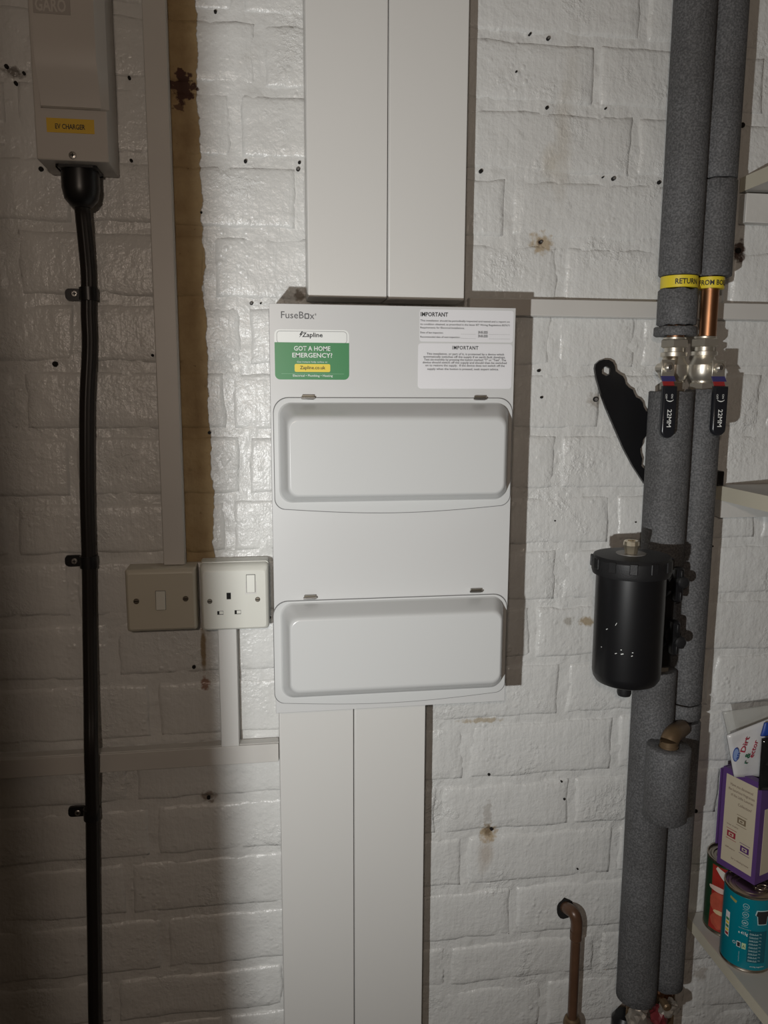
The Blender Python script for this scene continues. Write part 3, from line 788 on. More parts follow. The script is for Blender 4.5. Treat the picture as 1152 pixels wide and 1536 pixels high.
# yellow tapes with curved lettering
def cylwrap(cx, ch, r): 
    def f(x, z):
        a = x/r; return Vector((cx+r*math.sin(a), -ch-r*math.cos(a), z))
    return f
def tape(cx, ch, r, z0, z1, parent, s, u0, u1, lbl):
    t = lab(lathe('tape_label', cx, -ch, [(r-.0008, z0), (r, z0), (r, z1), (r-.0008, z1)], yel, parent, 40), lbl)
    text(s, u0, u1, z0+(z1-z0)*.26, (z1-z0)*.44, 0, ink, t, .022, wrapfn=cylwrap(cx, ch, r+.0004))
rr_ = .0235
tape(LX+.0005, LH, rr_, Z(1018, 429.5, LH+rr_), Z(1018, 411.5, LH+rr_), lp_, 'RETURN', -.0165, .0145, 'yellow tape reading RETURN')
tape(RXp-.001, RHp, .0182, Z(1060, 431, RHp+.018), Z(1060, 414, RHp+.018), rp_, 'FROM BOILER', -.0245, .0235, 'yellow tape reading FROM BOILER')

def hexprism(cx, cy, r, z0, z1, mat, parent, name, rot=.26):
    return lathe(name, cx, cy, [(r*.88, z0), (r, z0+.0012), (r, z1-.0012), (r*.88, z1)], mat, parent, 6, 20)
def ball_valve(cx, ch, y_n0, y_n1, y_b1, xr, handle_px, hlabel, label, side):
    h = ch+.018
    zn1, zn0 = Z(xr, y_n0, h), Z(xr, y_n1, h); zb = Z(xr, y_b1, h)
    t = thing('ball_valve', (cx, -ch, zb), label, 'valve', 'ball valves on the heating pipes')
    cap = lathe('collar', cx, -ch, [(.0115, zn1), (.0145, zn1), (.0145, zn1+.0025), (.0112, zn1+.0030)], nick, t, 24)
    hexprism(cx, -ch, .0185, zn0, zn1, nick, t, 'hex_nut')
    H = zn0-zb
    lathe('valve_body', cx, -ch, [(.0125, zn0+.001), (.0125, zn0-.005), (.0170, zn0-.006), (.0170, zn0-.011), (.0135, zn0-.013), (.0160, zn0-.018), (.0195, zn0-H*.42), (.0195, zn0-H*.62), (.0160, zn0-H*.76), (.0140, zn0-H*.80), (.0140, zb+.008), (.012, zb+.007)], nick, t, 28)
    hexprism(cx, -ch, .0178, zb-.004, zb+.009, nick, t, 'hex_nut')
    # spindle, square bracket, handle
    hx0, hx1, hy0, hy1 = handle_px; hh = ch+.043
    bx0, bx1 = X(hx0+1.5, 550, hh-.010), X(hx1-.5, 550, hh-.010)
    bz1, bz0 = Z(1003, 539.5, hh-.010), Z(1003, 564, hh-.010); bc = ((bx0+bx1)/2, (bz0+bz1)/2)
    lathe('spindle', bc[0]+(cx-bc[0])*.0, bc[1], [(.0065, -ch-.010), (.0065, -hh+.008)], nick, t, 20, axis='y')
    if side: tube('spindle_boss', [(cx+.004, -ch-.006, bc[1]), (bc[0], -hh+.014, bc[1])], .0085, nick, t, 18)
    br = box('bracket', bx0, bx1, hh-.0115, hh-.0095, bz0-.001, bz1, nick, t, .0006, 1)
    lathe('hex_bolt', bc[0]-.001, bc[1]+.0005, [(.0062, -hh+.0095), (.0062, -hh+.006), (.0052, -hh+.005)], nick, br, 6, 20, axis='y')
    lathe('bolt_end', bc[0]-.001, bc[1]+.0005, [(.0034, -hh+.006), (.0034, -hh+.003), (.0026, -hh+.0025)], screwm, br, 14, axis='y')
    # neck that steps out towards the room, carrying the blue and red bands
    X0, X1 = X(hx0+.5, 590, hh), X(hx1-.5, 590, hh)
    zA, zB, zC = Z(1003, 564, hh-.010), Z(1003, 572, hh-.004), Z(1003, 580, hh)
    def quad(x0, x1, za, ha, zb_, hb, mat, nm, th=.0022):
        bm = bmesh.new(); vs = [bm.verts.new(c_) for c_ in [(x0, -ha, za), (x1, -ha, za), (x1, -hb, zb_), (x0, -hb, zb_), (x0, -ha+th, za), (x1, -ha+th, za), (x1, -hb+th, zb_), (x0, -hb+th, zb_)]]
        for f_ in ((0, 1, 2, 3), (4, 5, 6, 7), (0, 1, 5, 4), (1, 2, 6, 5), (2, 3, 7, 6), (3, 0, 4, 7)): bm.faces.new([vs[i] for i in f_])
        return fin(nm, bm, mat, t)
    quad(bx0, bx1, zA, hh-.0095, zB, hh-.0045, blue, 'blue_band'); quad(bx0, X1, zB, hh-.0045, zC, hh-.0005, red, 'red_band')
    hz1, hz0 = Z(1003, hy0, hh), Z(1003, hy1, hh)
    x0, x1 = X(hx0, 620, hh), X(hx1, 620, hh); rb = (x1-x0)/2*.92
    def outl(ins):
        o = [(x1-ins, hz1-ins), (x0+ins, hz1-ins)]
        for k in range(13):
            a = math.pi+math.pi*k/12; o.append(((x0+x1)/2+((x1-x0)/2-ins)*math.cos(a), hz0+rb+(rb-ins)*math.sin(a)))
        return o
    hd = lab(loft('handle', [(outl(.001), hh-.004), (outl(0), hh-.002), (outl(0), hh+.002), (outl(.0012), hh+.004), (outl(.0026), hh+.0044)], handb, t, 50, True), 'black lever handle')
    wdt = x1-x0
    lx = x0+wdt*.34; zt = Z(1003, 614, hh)
    text('22MM', lx, lx+.0225, zt, wdt*.30, hh+.0047, white, hd, .008, rot=math.pi/2)
    text(')', lx, lx+.003, zt+.0125, wdt*.38, hh+.0047, white, hd, 0, rot=math.pi/2)
    for o_, s_ in ((.42, 'ON'), (.02, 'OFF')): text(s_, x0+wdt*(.12+o_), 0, zt+.0195, wdt*.13, hh+.0047, white, hd, 0, rot=math.pi/2, fit=False)
    return t
ball_valve(LX-.001, LH, 508, 521, 583, 1011, (991, 1012.5, 579, 657), '', 'nickel ball valve with black 22MM lever on the left heating pipe', False)
ball_valve(RXp-.003, RHp, 506.5, 519.5, 584, 1053, (1067, 1088.5, 579, 654), '', 'nickel ball valve with black 22MM lever on the right heating pipe below bare copper', True)

# filter
FX, FH = .4525, .140
fz_top = Z(945, 831, FH); fz_cb = Z(945, 867, FH+.045); fzb = Z(945, 1033, FH+.030)
fl = thing('magnetic_filter', (FX, -FH, fzb), 'black cylindrical heating filter with ribbed screw cap and brass vent, on the left pipe', 'filter')
lathe('canister', FX, -FH, [(.012, fzb-.004), (.031, fzb-.0025), (.0385, fzb+.001), (.0416, fzb+.006), (.0428, fzb+.013), (.0428, fz_cb+.002)], black, fl, 48, 25)
cap = lathe('cap', FX, -FH, [(.0435, fz_cb-.006), (.0475, fz_cb-.005), (.0490, fz_cb), (.0490, fz_top-.005), (.0462, fz_top-.001), (.040, fz_top), (.012, fz_top+.0008)], blackm, fl, 48, 25)
for k in range(12):
    a = 2*math.pi*k/12+.13; c, s = math.cos(a), math.sin(a)
    bm = boxbm(-.0048, .0048, -.0006, .0022, fz_cb+.003, fz_top-.003, .0007, 1)
    for v in bm.verts:
        x, y = v.co.x, v.co.y+.0482; v.co.x, v.co.y = FX+y*s+x*c, -FH-y*c+x*s
    auto(fin('grip_rib', bm, blackm, cap))
lathe('vent_washer', FX-.0015, -FH, [(.0185, fz_top+.0004), (.0185, fz_top+.0014), (.010, fz_top+.0016)], M('washer_grey', (.2, .19, .18), .4), cap, 32)
lathe('brass_vent', FX-.0015, -FH, [(.0074, fz_top+.001), (.0080, fz_top+.004), (.0092, fz_top+.010), (.0098, fz_top+.0115), (.0094, fz_top+.0165), (.0080, fz_top+.0175), (.0050, fz_top+.0172), (.0046, fz_top+.013)], brass, fl, 12, 20)
lathe('drain_spigot', FX-.001, -FH, [(.0085, fzb-.003), (.0092, fzb-.017), (.0080, fzb-.0205), (.003, fzb-.0210)], blackm, fl, 24)
# side connection to the pipe with two isolating taps
def tap(px, py, z_half, px_k, py_k):
    h = .108; c = P(px, py, h); k = P(px_k, py_k, h+.006)
    tube('tap_body', [(LX-.006, -.066, c.z), (c.x, -.100, c.z)], .0120, black, fl, 20)
    w = loft('tap_handle', [(rrect(c.x-.0062, c.x+.0062, c.z-z_half, c.z+z_half, .004), .098), (rrect(c.x-.0066, c.x+.0066, c.z-z_half, c.z+z_half, .004), .105), (rrect(c.x-.004, c.x+.004, c.z-z_half+.002, c.z+z_half-.002, .003), .109)], black, fl, 40, True)
    lathe('tap_knob', k.x, k.z, [(.0078, -.100), (.0078, -.114), (.0062, -.116), (.0030, -.1165)], blackm, w, 14, 25, axis='y')
    for q in (-1, 1): box('tap_fin', c.x-.0012, c.x+.0012, .108, .112, c.z+q*z_half*.62-.006, c.z+q*z_half*.62+.006, blackm, w, .0006, 1)
tap(1020, 878, .0235, 1026, 874); tap(1014, 958, .0235, 1021.5, 964)
za, zb_ = Z(1005, 862, .09), Z(1005, 1002, .09)
box('manifold', LX-.024, LX+.002, .062, .092, zb_, za, black, fl, .004, 2)
for z in (Z(1000, 885, .1), Z(1000, 960, .1)): tube('flow_port', [(FX+.02, -FH+.01, z), (LX-.014, -.082, z)], .015, black, fl, 20)
hexprism(LX, -LH, .0185, Z(1000, 1008, .06), Z(1000, 985, .06), nick, fl, 'union_nut')
bm = bmesh.new()
for px, py, w, l, a in [(922, 952, .4, 1.6, .5), (931, 941, .3, 2.2, 1.1), (936, 978, .5, .9, 0), (937, 984, .6, 1.8, .3), (916, 982, .5, .8, 0), (950, 980, .5, .9, 0), (949, 985, .5, 1.1, .5), (930, 985, .4, 1.5, .4)]:
    u = (X(px, py, .183)-FX)/.0430; u = max(-.95, min(.95, u)); a0 = math.asin(u)
    z = Z(px, py, .183); q = []
    for sx_, sz_ in ((-1, -1), (1, -1), (1, 1), (-1, 1)):
        dx = sx_*l*.0009*math.cos(a)-sz_*w*.0009*math.sin(a); dz = sx_*l*.0009*math.sin(a)+sz_*w*.0009*math.cos(a)
        aa = a0+dx/.043; q.append(bm.verts.new((FX+.0431*math.sin(aa), -FH-.0431*math.cos(aa), z+dz)))
    bm.faces.new(q)
sc = fin('scuff_marks', bm, white, fl); sc['kind'] = 'stuff'

# short lagged branch in front of the pipes
bh = .108; bx = X(1000, 1170, bh); bz1, bz0 = Z(999, 1119, bh), Z(999, 1226, bh)
bp = thing('branch_pipe', (bx, -bh, bz0), 'short foam lagged branch with bare copper elbow in front of the pipes', 'pipe')
foam_sleeve(bx, bh, bz0, bz1, .0292, bp, .0008)
q = P(999, 1122, bh)
tube('copper_elbow', [(bx, -bh, bz0+.02), (bx, -bh, bz1), (bx+.0005, -bh+.0005, bz1+.005), (bx+.005, -bh+.004, bz1+.0105), (bx+.014, -bh+.012, bz1+.0125), (bx+.036, -bh+.032, bz1+.009)], [.0118, .0120, .0122, .0125, .0122, .0115], coppd, bp, 20, 0, 5)
lathe('solder_collar', bx, -bh, [(.0110, bz1-.006), (.0127, bz1-.005), (.0127, bz1+.0008), (.0122, bz1+.0012)], coppd, bp, 24)

# spanner hanging behind the pipe
sp = [(125, 740), (130, 715), (150, 697), (175, 688), (205, 690), (228, 703), (240, 728), (244, 755), (262, 770), (284, 782), (297, 803), (303, 830), (322, 850), (343, 862), (352, 886), (362, 905), (385, 916), (400, 935), (406, 962), (420, 985), (445, 997), (470, 1010), (500, 1100), (470, 1180), (425, 1100), (418, 1125), (402, 1150), (398, 1178), (386, 1200), (388, 1230), (398, 1262), (392, 1300), (412, 1322), (430, 1400), (412, 1405), (398, 1384), (345, 1303), (290, 1200), (240, 1085), (190, 970), (155, 870), (134, 795)]
hx = [(190+29*math.cos(math.radians(60*k+30)), 755+29*math.sin(math.radians(60*k+30))) for k in range(6)]
cv = lambda L_: [(P(860+x*.2605, 360+y*.2605, .012).x, P(860+x*.2605, 360+y*.2605, .012).z) for x, y in L_]
o = slab('filter_spanner', cv(sp), .0065, .0120, black, None, [cv(hx)], 0)
tag(o, 'flat black plastic spanner with hexagonal hole and wavy edge, tucked behind the pipes', 'spanner')

# brown waste pipe out of the wall
bw = thing('drain_pipe', P(861, 1440, .026), 'thin brown painted pipe coming out of the wall and bending down', 'pipe')
pts = [P(847, 1360, -.004), P(852, 1363, .012), P(861, 1370, .024), P(865, 1383, .0275), P(864.5, 1400, .0275)]
tube('elbow', pts, [.0088, .0090, .0092, .0090, .0088], brownp, bw, 20, 0, 5)
e = P(864, 1400, .0275); e2 = Z(856, 1528, .0275)
lathe('pipe_run', e.x, e.y, [(.0074, e2-.30), (.0074, e.z+.004)], brownp, bw, 20)
lathe('elbow_collar', e.x, e.y, [(.0078, e.z-.011), (.0090, e.z-.009), (.0090, e.z+.004)], brownp, bw, 20)
lathe('compression_nut', e.x, e.y, [(.009, e2-.02), (.0135, e2-.018), (.0135, e2-.006), (.0115, e2+.001), (.009, e2+.003)], coppd, bw, 16)
c = P(847, 1361); bm = bmesh.new()
rim = [(c.x+(.0135+.003*noise.noise(Vector((k*.9, 2, 0))))*math.cos(k*math.pi/9), c.z-.001+(.0175+.003*noise.noise(Vector((k*.9, 5, 0))))*math.sin(k*math.pi/9)) for k in range(18)]
vs_ = [bm.verts.new((x, -.0020, z)) for x, z in rim]; bm.faces.new(vs_)
fin('pipe_hole', bm, hole, wall)
# ------------------------------------------------------------------ shelves
SR = RX1-.004
def shelf(xl, zt, th, label, bat_z0, bat_z1, dep=.30, edge_on_left=True, lblb=None):
    t = thing('shelf', (xl, -.003, zt-th), label, 'shelf', 'white shelves at the right')
    box('shelf_board', xl+.0008, SR, .003, dep, zt-th, zt, lam, t, .0004, 1)
    box('edge_strip', xl, xl+.0009, .003, dep, zt-th, zt, lamc, t)
    box('edge_strip', xl, SR, dep, dep+.0009, zt-th, zt, lamc, t)
    if bat_z0: box('batten', xl+.001, SR, .003, .020, bat_z0, bat_z1, batt, t, .0008, 1)
    return t
zt = Z(1072, 727, .004); shelf(X(1072, 735, .004), zt, .0205, 'middle white shelf level with the middle of the spanner', Z(1072, 777, .02), Z(1072, 752, .02)+.002)
ztT = Z(1110, 267, .004); thT = ztT-Z(1110, 289, .004); shelf(X(1111, 270, .004), ztT, thT, 'top white shelf seen from below at right', Z(1112, 333, .02), Z(1112, 290, .02)+.001)
SZ = -.815+Z0
shelf(X(1031, 1378, .01), SZ, .018, 'bottom white shelf with cream edge carrying the food cans', None, None, .34)
b0, b1 = P(1071, 723, .015), P(1083, 706, .015)
o = box('black_block', b0.x, b1.x, .003, .022, zt+.0002, b1.z, black, None, .0015, 2); tag(o, 'small black plastic block at the back of the middle shelf beside the pipes', 'block')

# cans
def can(name, cx, ch, R, H, mat, label, label_parts):
    t = thing(name, (cx, -ch, SZ), label, 'can', 'food cans on the bottom shelf')
    z0, z1 = SZ+.0003, SZ+H
    lathe('can_body', cx, -ch, [(R*.93, z0), (R, z0+.0006), (R+.0006, z0+.0022), (R, z0+.0035), (R-.0006, z0+.006), (R-.0006, z1-.006), (R, z1-.0035), (R+.0008, z1-.002), (R+.0006, z1), (R-.0010, z1+.0002), (R-.0020, z1-.0035), (R-.0045, z1-.0040), (R-.0055, z1-.0030), (R-.0085, z1-.0030), (R-.0095, z1-.0044), (R*.62, z1-.0044), (R*.60, z1-.0036), (R*.55, z1-.0036), (R*.53, z1-.0044), (.001, z1-.0044)], tin, t, 56, 25)
    lathe('paper_label', cx, -ch, [(R-.0004, z0+.0050), (R+.0001, z0+.0052), (R+.0001, z1-.0056), (R-.0004, z1-.0054)], mat, t, 56)
    return t, z0, z1
tx_, th_, TR, TH = .688, .0385, .0345, .118
t1, z0, z1 = can('tomato_can', tx_, th_, TR, TH, dkgreen, 'can of tomatoes with red picture on dark green label, behind the teal can', None)
def patch(cx, ch, R, pts, mat, parent, name, n=6, eps=.0004):
    """flat print shape (u = metres round the can, z) laid on the can wall"""
    bm = bmesh.new(); f = cylwrap(cx, ch, R+eps)
    out = []
    for (u0, w0), (u1, w1) in zip(pts, pts[1:]+pts[:1]):
        m = max(1, int(abs(u1-u0)/.003))
        for k in range(m): out.append((u0+(u1-u0)*k/m, w0+(w1-w0)*k/m))
    vs = [bm.verts.new((u, 0, w)) for u, w in out]; es = [bm.edges.new((vs[i], vs[(i+1) % len(vs)])) for i in range(len(vs))]
    bmesh.ops.triangle_fill(bm, edges=es, use_beauty=True)
    # slice so it can bend round
    umin, umax = min(q[0] for q in out), max(q[0] for q in out); u = umin+.003
    while u < umax:
        bmesh.ops.bisect_plane(bm, geom=bm.verts[:]+bm.edges[:]+bm.faces[:], plane_co=(u, 0, 0), plane_no=(1, 0, 0)); u += .003
    for v in bm.verts: v.co = f(v.co.x, v.co.z)
    me = bpy.data.meshes.new(name); bm.to_mesh(me); bm.free()
    return link(name, me, mat, parent)
def ua(deg, R): return math.radians(deg)*R
tl = t1.children[1]
U = lambda d: ua(d, TR)
patch(tx_, th_, TR, [(U(-82), z0+.007), (U(20), z0+.007), (U(20), z1-.007), (U(-80), z1-.007), (U(-78), z0+.065)], tomr, tl, 'tomato_picture')
blob = lambda cu, cz, ru, rz, sd, n=18: [(cu+ru*(1+.25*noise.noise(Vector((k*.8, sd, 0))))*math.cos(2*math.pi*k/n), cz+rz*(1+.25*noise.noise(Vector((k*.8, sd, 4))))*math.sin(2*math.pi*k/n)) for k in range(n)]
patch(tx_, th_, TR, blob(U(-56), z0+.052, .016, .017, 1), tomr2, tl, 'tomato_slice', eps=.0007)
patch(tx_, th_, TR, blob(U(-54), z0+.024, .014, .013, 3), tomr2, tl, 'tomato_slice', eps=.0008)
patch(tx_, th_, TR, blob(U(-60), z0+.074, .017, .0045, 8), M('pale_highlight_print', (.75, .55, .48), .4), tl, 'picture_glint', eps=.0009)
patch(tx_, th_, TR, blob(U(-54), z0+.038, .010, .0035, 9), M('pale_seed_print', (.72, .55, .32), .4), tl, 'tomato_seeds', eps=.0011)
patch(tx_, th_, TR, [(U(-70), z1-.012), (U(-55), z1-.022), (U(-48), z1-.026), (U(-40), z1-.014), (U(-66), z1-.0075)], M('white_swirl_print', (.72, .68, .6), .4), tl, 'white_swirl', eps=.0008)
tx2, th2, TR2, TH2 = .6750, .1068, .0345, .118
t2, z0, z1 = can('teal_can', tx2, th2, TR2, TH2, teal, 'teal can with white icons and black badge, nearest on the bottom shelf', None)
tl = t2.children[1]; U = lambda d: ua(d, TR2)
w2 = cylwrap(tx2, th2, TR2+.0005)
def ct(s, d0, wdt, z, cap, mat=pale, bold=.0, rot=0.): return text(s, U(d0), U(d0)+wdt, z, cap, 0, mat, tl, bold, rot=rot, wrapfn=w2)
def disc(d, z, r, w, mat, nm, n=20):
    bm = bmesh.new(); f = cylwrap(tx2, th2, TR2+.0005)
    a = [bm.verts.new(f(U(d)+r*math.cos(2*math.pi*k/n), z+r*math.sin(2*math.pi*k/n))) for k in range(n)]
    b = [bm.verts.new(f(U(d)+(r-w)*math.cos(2*math.pi*k/n), z+(r-w)*math.sin(2*math.pi*k/n))) for k in range(n)]
    for k in range(n): bm.faces.new((a[k], a[(k+1) % n], b[(k+1) % n], b[k]))
    me = bpy.data.meshes.new(nm); bm.to_mesh(me); bm.free(); link(nm, me, mat, tl)
def rect(d0, d1, za, zb, mat, nm, eps=.0004): return patch(tx2, th2, TR2, [(U(d0), za), (U(d1), za), (U(d1), zb), (U(d0), zb)], mat, tl, nm, eps=eps)
for k in range(3):
    zc = z1-.017-k*.0125
    disc(-41, zc, .0042, .0006, pale, 'round_icon'); ct(('o-o', '///', '#')[k], -45, .0046, zc-.0012, .0026, pale, .02)
    rect(-48, -34, zc-.0062, zc-.0058, pale, 'rule')
ct('Recyclable packaging', -54, .016, z1-.0520, .0013); ct('e 415g', -54, .0125, z1-.0605, .0042, white, .01)
disc(-62, z1-.0775, .0022, .0005, white, 'round_icon')
rect(-56, -47, z1-.0820, z1-.0735, white, 'badge'); rect(-54.8, -48.2, z1-.0810, z1-.0745, ink, 'badge', .0006); ct('@', -54.3, .0036, z1-.0800, .004, white, .0)
rect(-44.5, -35.5, z1-.0825, z1-.0735, M('pale_green_print', (.5, .68, .4), .5), 'badge'); ct('A', -43, .0035, z1-.0808, .0045, ink)
ct('www.recycle.info', -50, .016, z1-.0880, .0016, pale, 0, math.pi/2)
# traffic light panel, left
rect(-91, -78, z1-.0760, z1-.0380, white, 'nutrition_panel')
for k in range(6): rect(-89.5, -79.5, z1-.0740+k*.0056, z1-.0700+k*.0056, (red, ylogo, green, ylogo, green, stick)[k], 'nutrition_cell', .0006)
patch(tx2, th2, TR2, [(U(-80), z1-.0115), (U(-62), z1-.0145), (U(-64), z1-.0185), (U(-81), z1-.0150)], M('dull_gold_print', (.35, .33, .10), .45), tl, 'gold_ribbon')
key = lambda cu, cz, s: [(cu-.0068*s, cz+.0085*s), (cu+.0068*s, cz+.0085*s), (cu+.0082*s, cz+.0030*s), (cu+.0062*s, cz+.0015*s), (cu+.0050*s, cz-.0085*s), (cu-.0050*s, cz-.0085*s), (cu-.0062*s, cz+.0015*s), (cu-.0082*s, cz+.0030*s)]
patch(tx2, th2, TR2, key(U(-3), z1-.031, 1.30), pale, tl, 'black_badge', eps=.0004); patch(tx2, th2, TR2, key(U(-3), z1-.031, 1.14), ink, tl, 'black_badge', eps=.0007)
rect(-32, 10, z1-.1010, z1-.0520, teald, 'nutrition_table')
for k in range(9): rect(-30, -10, z1-.0990+k*.0051, z1-.0983+k*.0051, pale, 'rule', .0006); ct('Energy  kJ  per 100g', -29, .016, z1-.0978+k*.0051, .0017)
ct('serving suggestion', -24, .020, z1-.1075, .0020, white)
for nm, (cx, ch, R, zz1) in (('ring_pull', (tx_, th_, TR, SZ+TH)), ('ring_pull', (tx2, th2, TR2, SZ+TH2))):
    par = t1 if cx == tx_ else t2; n = 20; pts = []
    pts = [(cx+.012+.0088*math.cos(2*math.pi*k/n), -ch-.010+.0062*math.sin(2*math.pi*k/n), zz1-.0022) for k in range(n+1)]
    tube(nm, pts, .0011, tin, par, 8)
    box('tab', cx+.002, cx+.012, ch-.002, ch+.008, zz1-.0040, zz1-.0026, tin, par, .0006, 1)

# purple box on the cans
B0 = Vector((.6530, -.0550, 0)); B1 = Vector((.6750, -.1150, 0)); bz0, bz1 = SZ+.1190, Z(1112, 1163, .085)
bx = thing('gift_box', ((B0.x+B1.x)/2+.07, -.1, bz0), 'open purple cardboard box with cream printed side panel, standing on the cans', 'box')
ax = (B1-B0).normalized(); nrm = Vector((-ax.y, ax.x, 0)); nrm = nrm if nrm.x > 0 else -nrm
Wb = .17; th = .0012; dB = (B1-B0).length
def bp_(u, w, z): q = B0+ax*u+nrm*w; return Vector((q.x, q.y, z))
def obox(name, u0, u1, w0, w1, z0, z1, mat, parent):
    bm = boxbm(0, 1, 0, 1, 0, 1)
    for v in bm.verts: v.co = bp_(u0+(u1-u0)*v.co.x, w0+(w1-w0)*v.co.y, z0+(z1-z0)*v.co.z)
    return fin(name, bm, mat, parent)
side = obox('side_panel', 0, dB, 0, th, bz0, bz1, purple, bx); obox('side_panel', 0, dB, Wb-th, Wb, bz0, bz1, purple, bx)
frt = obox('front_panel', dB-th, dB, th, Wb-th, bz0, bz1, purple, bx); obox('back_panel', 0, th, th, Wb-th, bz0, bz1, purple, bx)
obox('bottom_panel', th, dB-th, th, Wb-th, bz0, bz0+th, purple, bx)
obox('lid_flap', .004, dB-.006, -.001, .010, bz1, bz1+.001, purple, bx)
obox('folded_flap', -.0035, -.001, -.002, .05, bz0+.030, bz1-.004, purple, bx)
cp = lab(obox('printed_panel', .0065, dB-.0065, -.0005, 0, bz0+.010, bz1-.008, creamp, side), 'cream panel with fragrance text')
obox('printed_panel', dB, dB+.0004, .010, .10, bz0+.012, bz1-.04, creamp, frt)
def btx(s, u0, u1, z, cap, mat=browntx, bold=0.):
    me = textmesh(s, bold); xs = [v.co.x for v in me.vertices]; a, b = min(xs), max(xs)
    for v in me.vertices: v.co = bp_(u0+(v.co.x-a)/(b-a)*(u1-u0), -.0009, z+v.co.y*cap/.7)
    return link('lettering', me, mat, side)
HH = bz1-bz0
for s, u0, u1, f in [('Have you discovered', .018, .064, .855), ('the luxurious fragrances', .014, .068, .805), ('of the Little Luxuries', .020, .066, .755), ('Collection?', .036, .064, .685)]: btx(s, u0*dB/.08, u1*dB/.08, bz0+HH*f, .0042)
def emblem(u, f, m_):
    z = bz0+HH*f; u *= dB/.08
    obox('wax_melt_picture', u-.0065, u+.0075, -.0008, -.0004, z-.0050, z+.0040, m_, side)
    obox('picture_label', u-.0035, u+.0045, -.0011, -.0007, z-.0028, z+.0018, creamp, side); obox('picture_mark', u-.0015, u+.0025, -.0014, -.0010, z-.0016, z+.0006, m_, side)
    obox('picture_rule', u-.008, u+.009, -.0008, -.0004, z+.0070, z+.0076, m_, side); obox('picture_rule', u-.008, u+.009, -.0008, -.0004, z-.0085, z-.0079, m_, side)
emblem(.045, .55, M('taupe_print', (.22, .17, .11), .5)); emblem(.026, .37, M('crimson_print', (.33, .03, .05), .5)); emblem(.055, .29, M('plum_print', (.10, .03, .16), .5))
kb = dB/.08
btx('wax melts', .016*kb, .040*kb, bz0+HH*.455, .0024); btx('diffusers', .016*kb, .036*kb, bz0+HH*.22, .0024); btx('for a relaxing home', .030*kb, .066*kb, bz0+HH*.13, .0028)

# pouches standing in the box
def film(name, corners, mat, h, parent=None, amp=.003, n=12, th=.0012):
    """crumpled bag between four corner points"""
    A, B, C_, E_ = [Vector(c) for c in corners]; bm = bmesh.new(); F_ = []; G = []
    for j in range(n+1):
        for i in range(n+1):
            u, v = i/n, j/n; p = A*(1-u)*(1-v)+B*u*(1-v)+C_*u*v+E_*(1-u)*v
            pf = 4*u*(1-u)*4*v*(1-v); w = amp*noise.noise(p*45)*pf**.3
            F_.append(bm.verts.new(p+Vector((0, -th-.003*pf+w, 0)))); G.append(bm.verts.new(p+Vector((0, th+.002*pf+w, 0))))
    for L_ in (F_, G):
        for j in range(n):
            for i in range(n): k = j*(n+1)+i; bm.faces.new((L_[k], L_[k+1], L_[k+n+2], L_[k+n+1]))
    for a_, b_ in [(j*(n+1), (j+1)*(n+1)) for j in range(n)]+[(j*(n+1)+n, (j+1)*(n+1)+n) for j in range(n)]+[(i, i+1) for i in range(n)]+[(n*(n+1)+i, n*(n+1)+i+1) for i in range(n)]:
        bm.faces.new((F_[a_], F_[b_], G[b_], G[a_]))
    return fin(name, bm, mat, parent, True)
hp = .088
pw = thing('laundry_sachet', P(1125, 1120, hp), 'crumpled white sachet with red and green writing standing in the purple box', 'sachet')
film('pouch', [P(1101, 1165, hp), P(1175, 1165, hp), P(1180, 1068, hp), P(1090, 1103, hp)], bagw, hp, pw)
def ptx(s, px, py, wdt, cap, mat, ang, bold=.01):
    c = P(px, py, hp+.0075); me = textmesh(s, bold); xs = [v.co.x for v in me.vertices]; a, b = min(xs), max(xs); k = cap/.7
    for v in me.vertices:
        x, z = (v.co.x-a)*wdt/(b-a), v.co.y*k; v.co = Vector((c.x+x*math.cos(ang)-z*math.sin(ang), c.y, c.z+x*math.sin(ang)+z*math.cos(ang)))
    return link('lettering', me, mat, pw)
an = math.radians(76)
ptx('Dirt', 1117, 1129, .023, .0075, bagr, an); ptx('r &', 1121, 1146, .016, .0075, M('dark_green_print', (.01, .12, .06), .5), an)
ptx('ector', 1129.5, 1137, .026, .0070, bagr, an)
c = P(1104, 1132, hp+.006)
bm = bmesh.new(); vs_ = [bm.verts.new((c.x+.0055*math.cos(a_)*.9-.0*math.sin(a_), c.y, c.z+.0105*math.sin(a_))) for a_ in [2*math.pi*k/20 for k in range(20)]]
bm.faces.new(vs_); fin('oval_logo', bm, bagb, pw)
bm = bmesh.new(); vs_ = [bm.verts.new((c.x+.0042*math.cos(a_), c.y-.0004, c.z+.009*math.sin(a_))) for a_ in [2*math.pi*k/20 for k in range(20)]]
bm.faces.new(vs_); fin('oval_logo', bm, M('pale_blue_print', (.25, .35, .6), .4), pw)
ptx('an', 1107, 1140, .010, .005, bagb, an)
o = film('clear_bag', [P(1093, 1108, .060), P(1190, 1085, .060), P(1190, 1052, .060), P(1084, 1068, .060)], clear, .06, None, .002)
tag(o, 'clear plastic bag top sticking up behind the white sachet', 'bag')
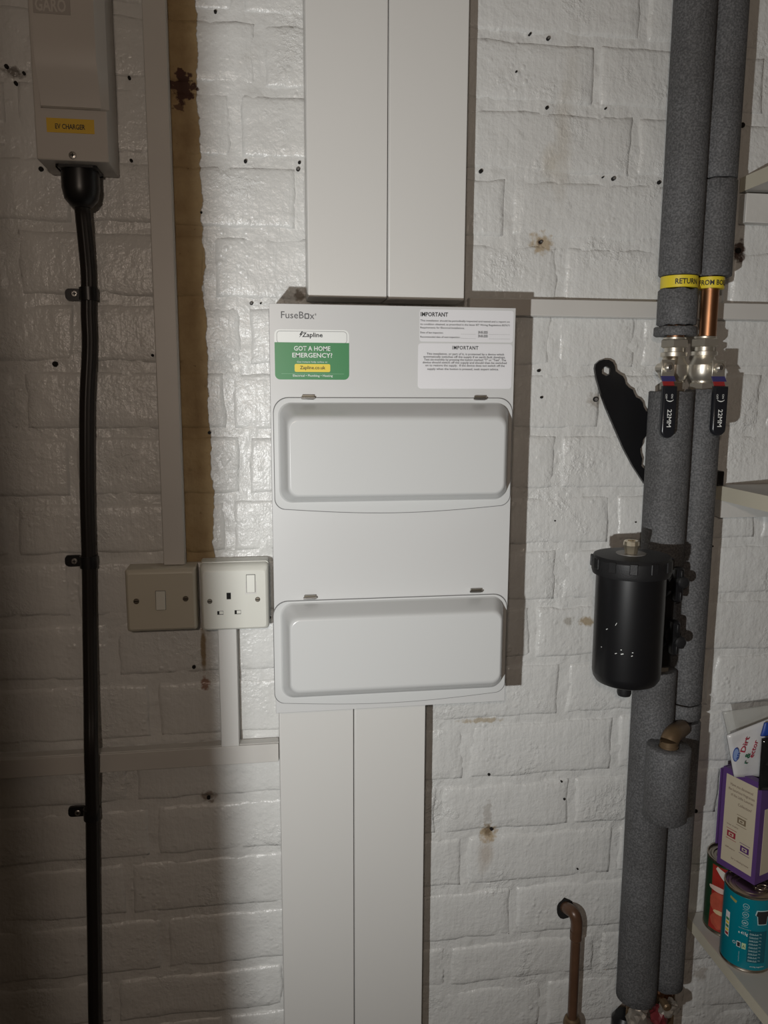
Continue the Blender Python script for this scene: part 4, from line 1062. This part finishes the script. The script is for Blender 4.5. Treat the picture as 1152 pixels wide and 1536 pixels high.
o = film('black_pouch', [P(1138, 1185, .115), P(1200, 1185, .115), P(1200, 1095, .115), P(1143, 1108, .115)], glossb, .1, None, .008)
tag(o, 'glossy black crumpled pouch in the purple box at the right edge', 'pouch')
o = film('blue_packet', [P(1141, 1104, .100), P(1190, 1104, .100), P(1190, 1080, .100), P(1147, 1084, .100)], bagb, .1, None, .002)
tag(o, 'small bright blue packet corner above the black pouch', 'packet')

# crumpled stuff and fittings at the foot of the pipes
def crumple(name, c, r, mat, parent, sc_=(1, 1, 1), seed=0):
    bm = bmesh.new(); bmesh.ops.create_icosphere(bm, subdivisions=3, radius=1)
    for v in bm.verts:
        k = 1+.35*noise.noise(v.co*2.2+Vector((seed, 0, 0)))+.18*noise.noise(v.co*5+Vector((0, seed, 0)))
        v.co = Vector((c.x+v.co.x*k*r*sc_[0], c.y+v.co.y*k*r*sc_[1], c.z+v.co.z*k*r*sc_[2]))
    return auto(fin(name, bm, mat, parent), 12)
cb = thing('drain_valve', P(1000, 1525, .06), 'drain fitting wrapped in crumpled silver and red film below the pipes', 'valve')
hexprism(LX, -LH, .0170, Z(960, 1560, .06), Z(960, 1515, .06), coppd, cb, 'hex_nut'); hexprism(RXp, -RHp, .0165, Z(1005, 1560, .06), Z(1005, 1499, .06), coppd, cb, 'hex_nut')
crumple('silver_wrap', P(958, 1530, .075), .017, foil, cb, (1, .8, 1.1), 2); crumple('silver_wrap', P(1003, 1512, .088), .013, foil, cb, (1.2, .8, .9), 6)
crumple('red_wrap', P(988, 1524, .082), .014, M('red_film', (.16, .025, .03), .35), cb, (.9, .8, 1.3), 11)
lathe('valve_knob', X(1000, 1510, .10), Z(1000, 1510, .10), [(.006, -.090), (.006, -.102), (.004, -.104)], coppd, cb, 12, axis='y')
o = lathe('black_cap', X(936, 1536, .05), -.05, [(.017, Z(936, 1560, .05)), (.019, Z(936, 1550, .05)), (.019, Z(936, 1528, .05)), (.014, Z(936, 1521, .05)), (.003, Z(936, 1520, .05))], black, cb, 24)
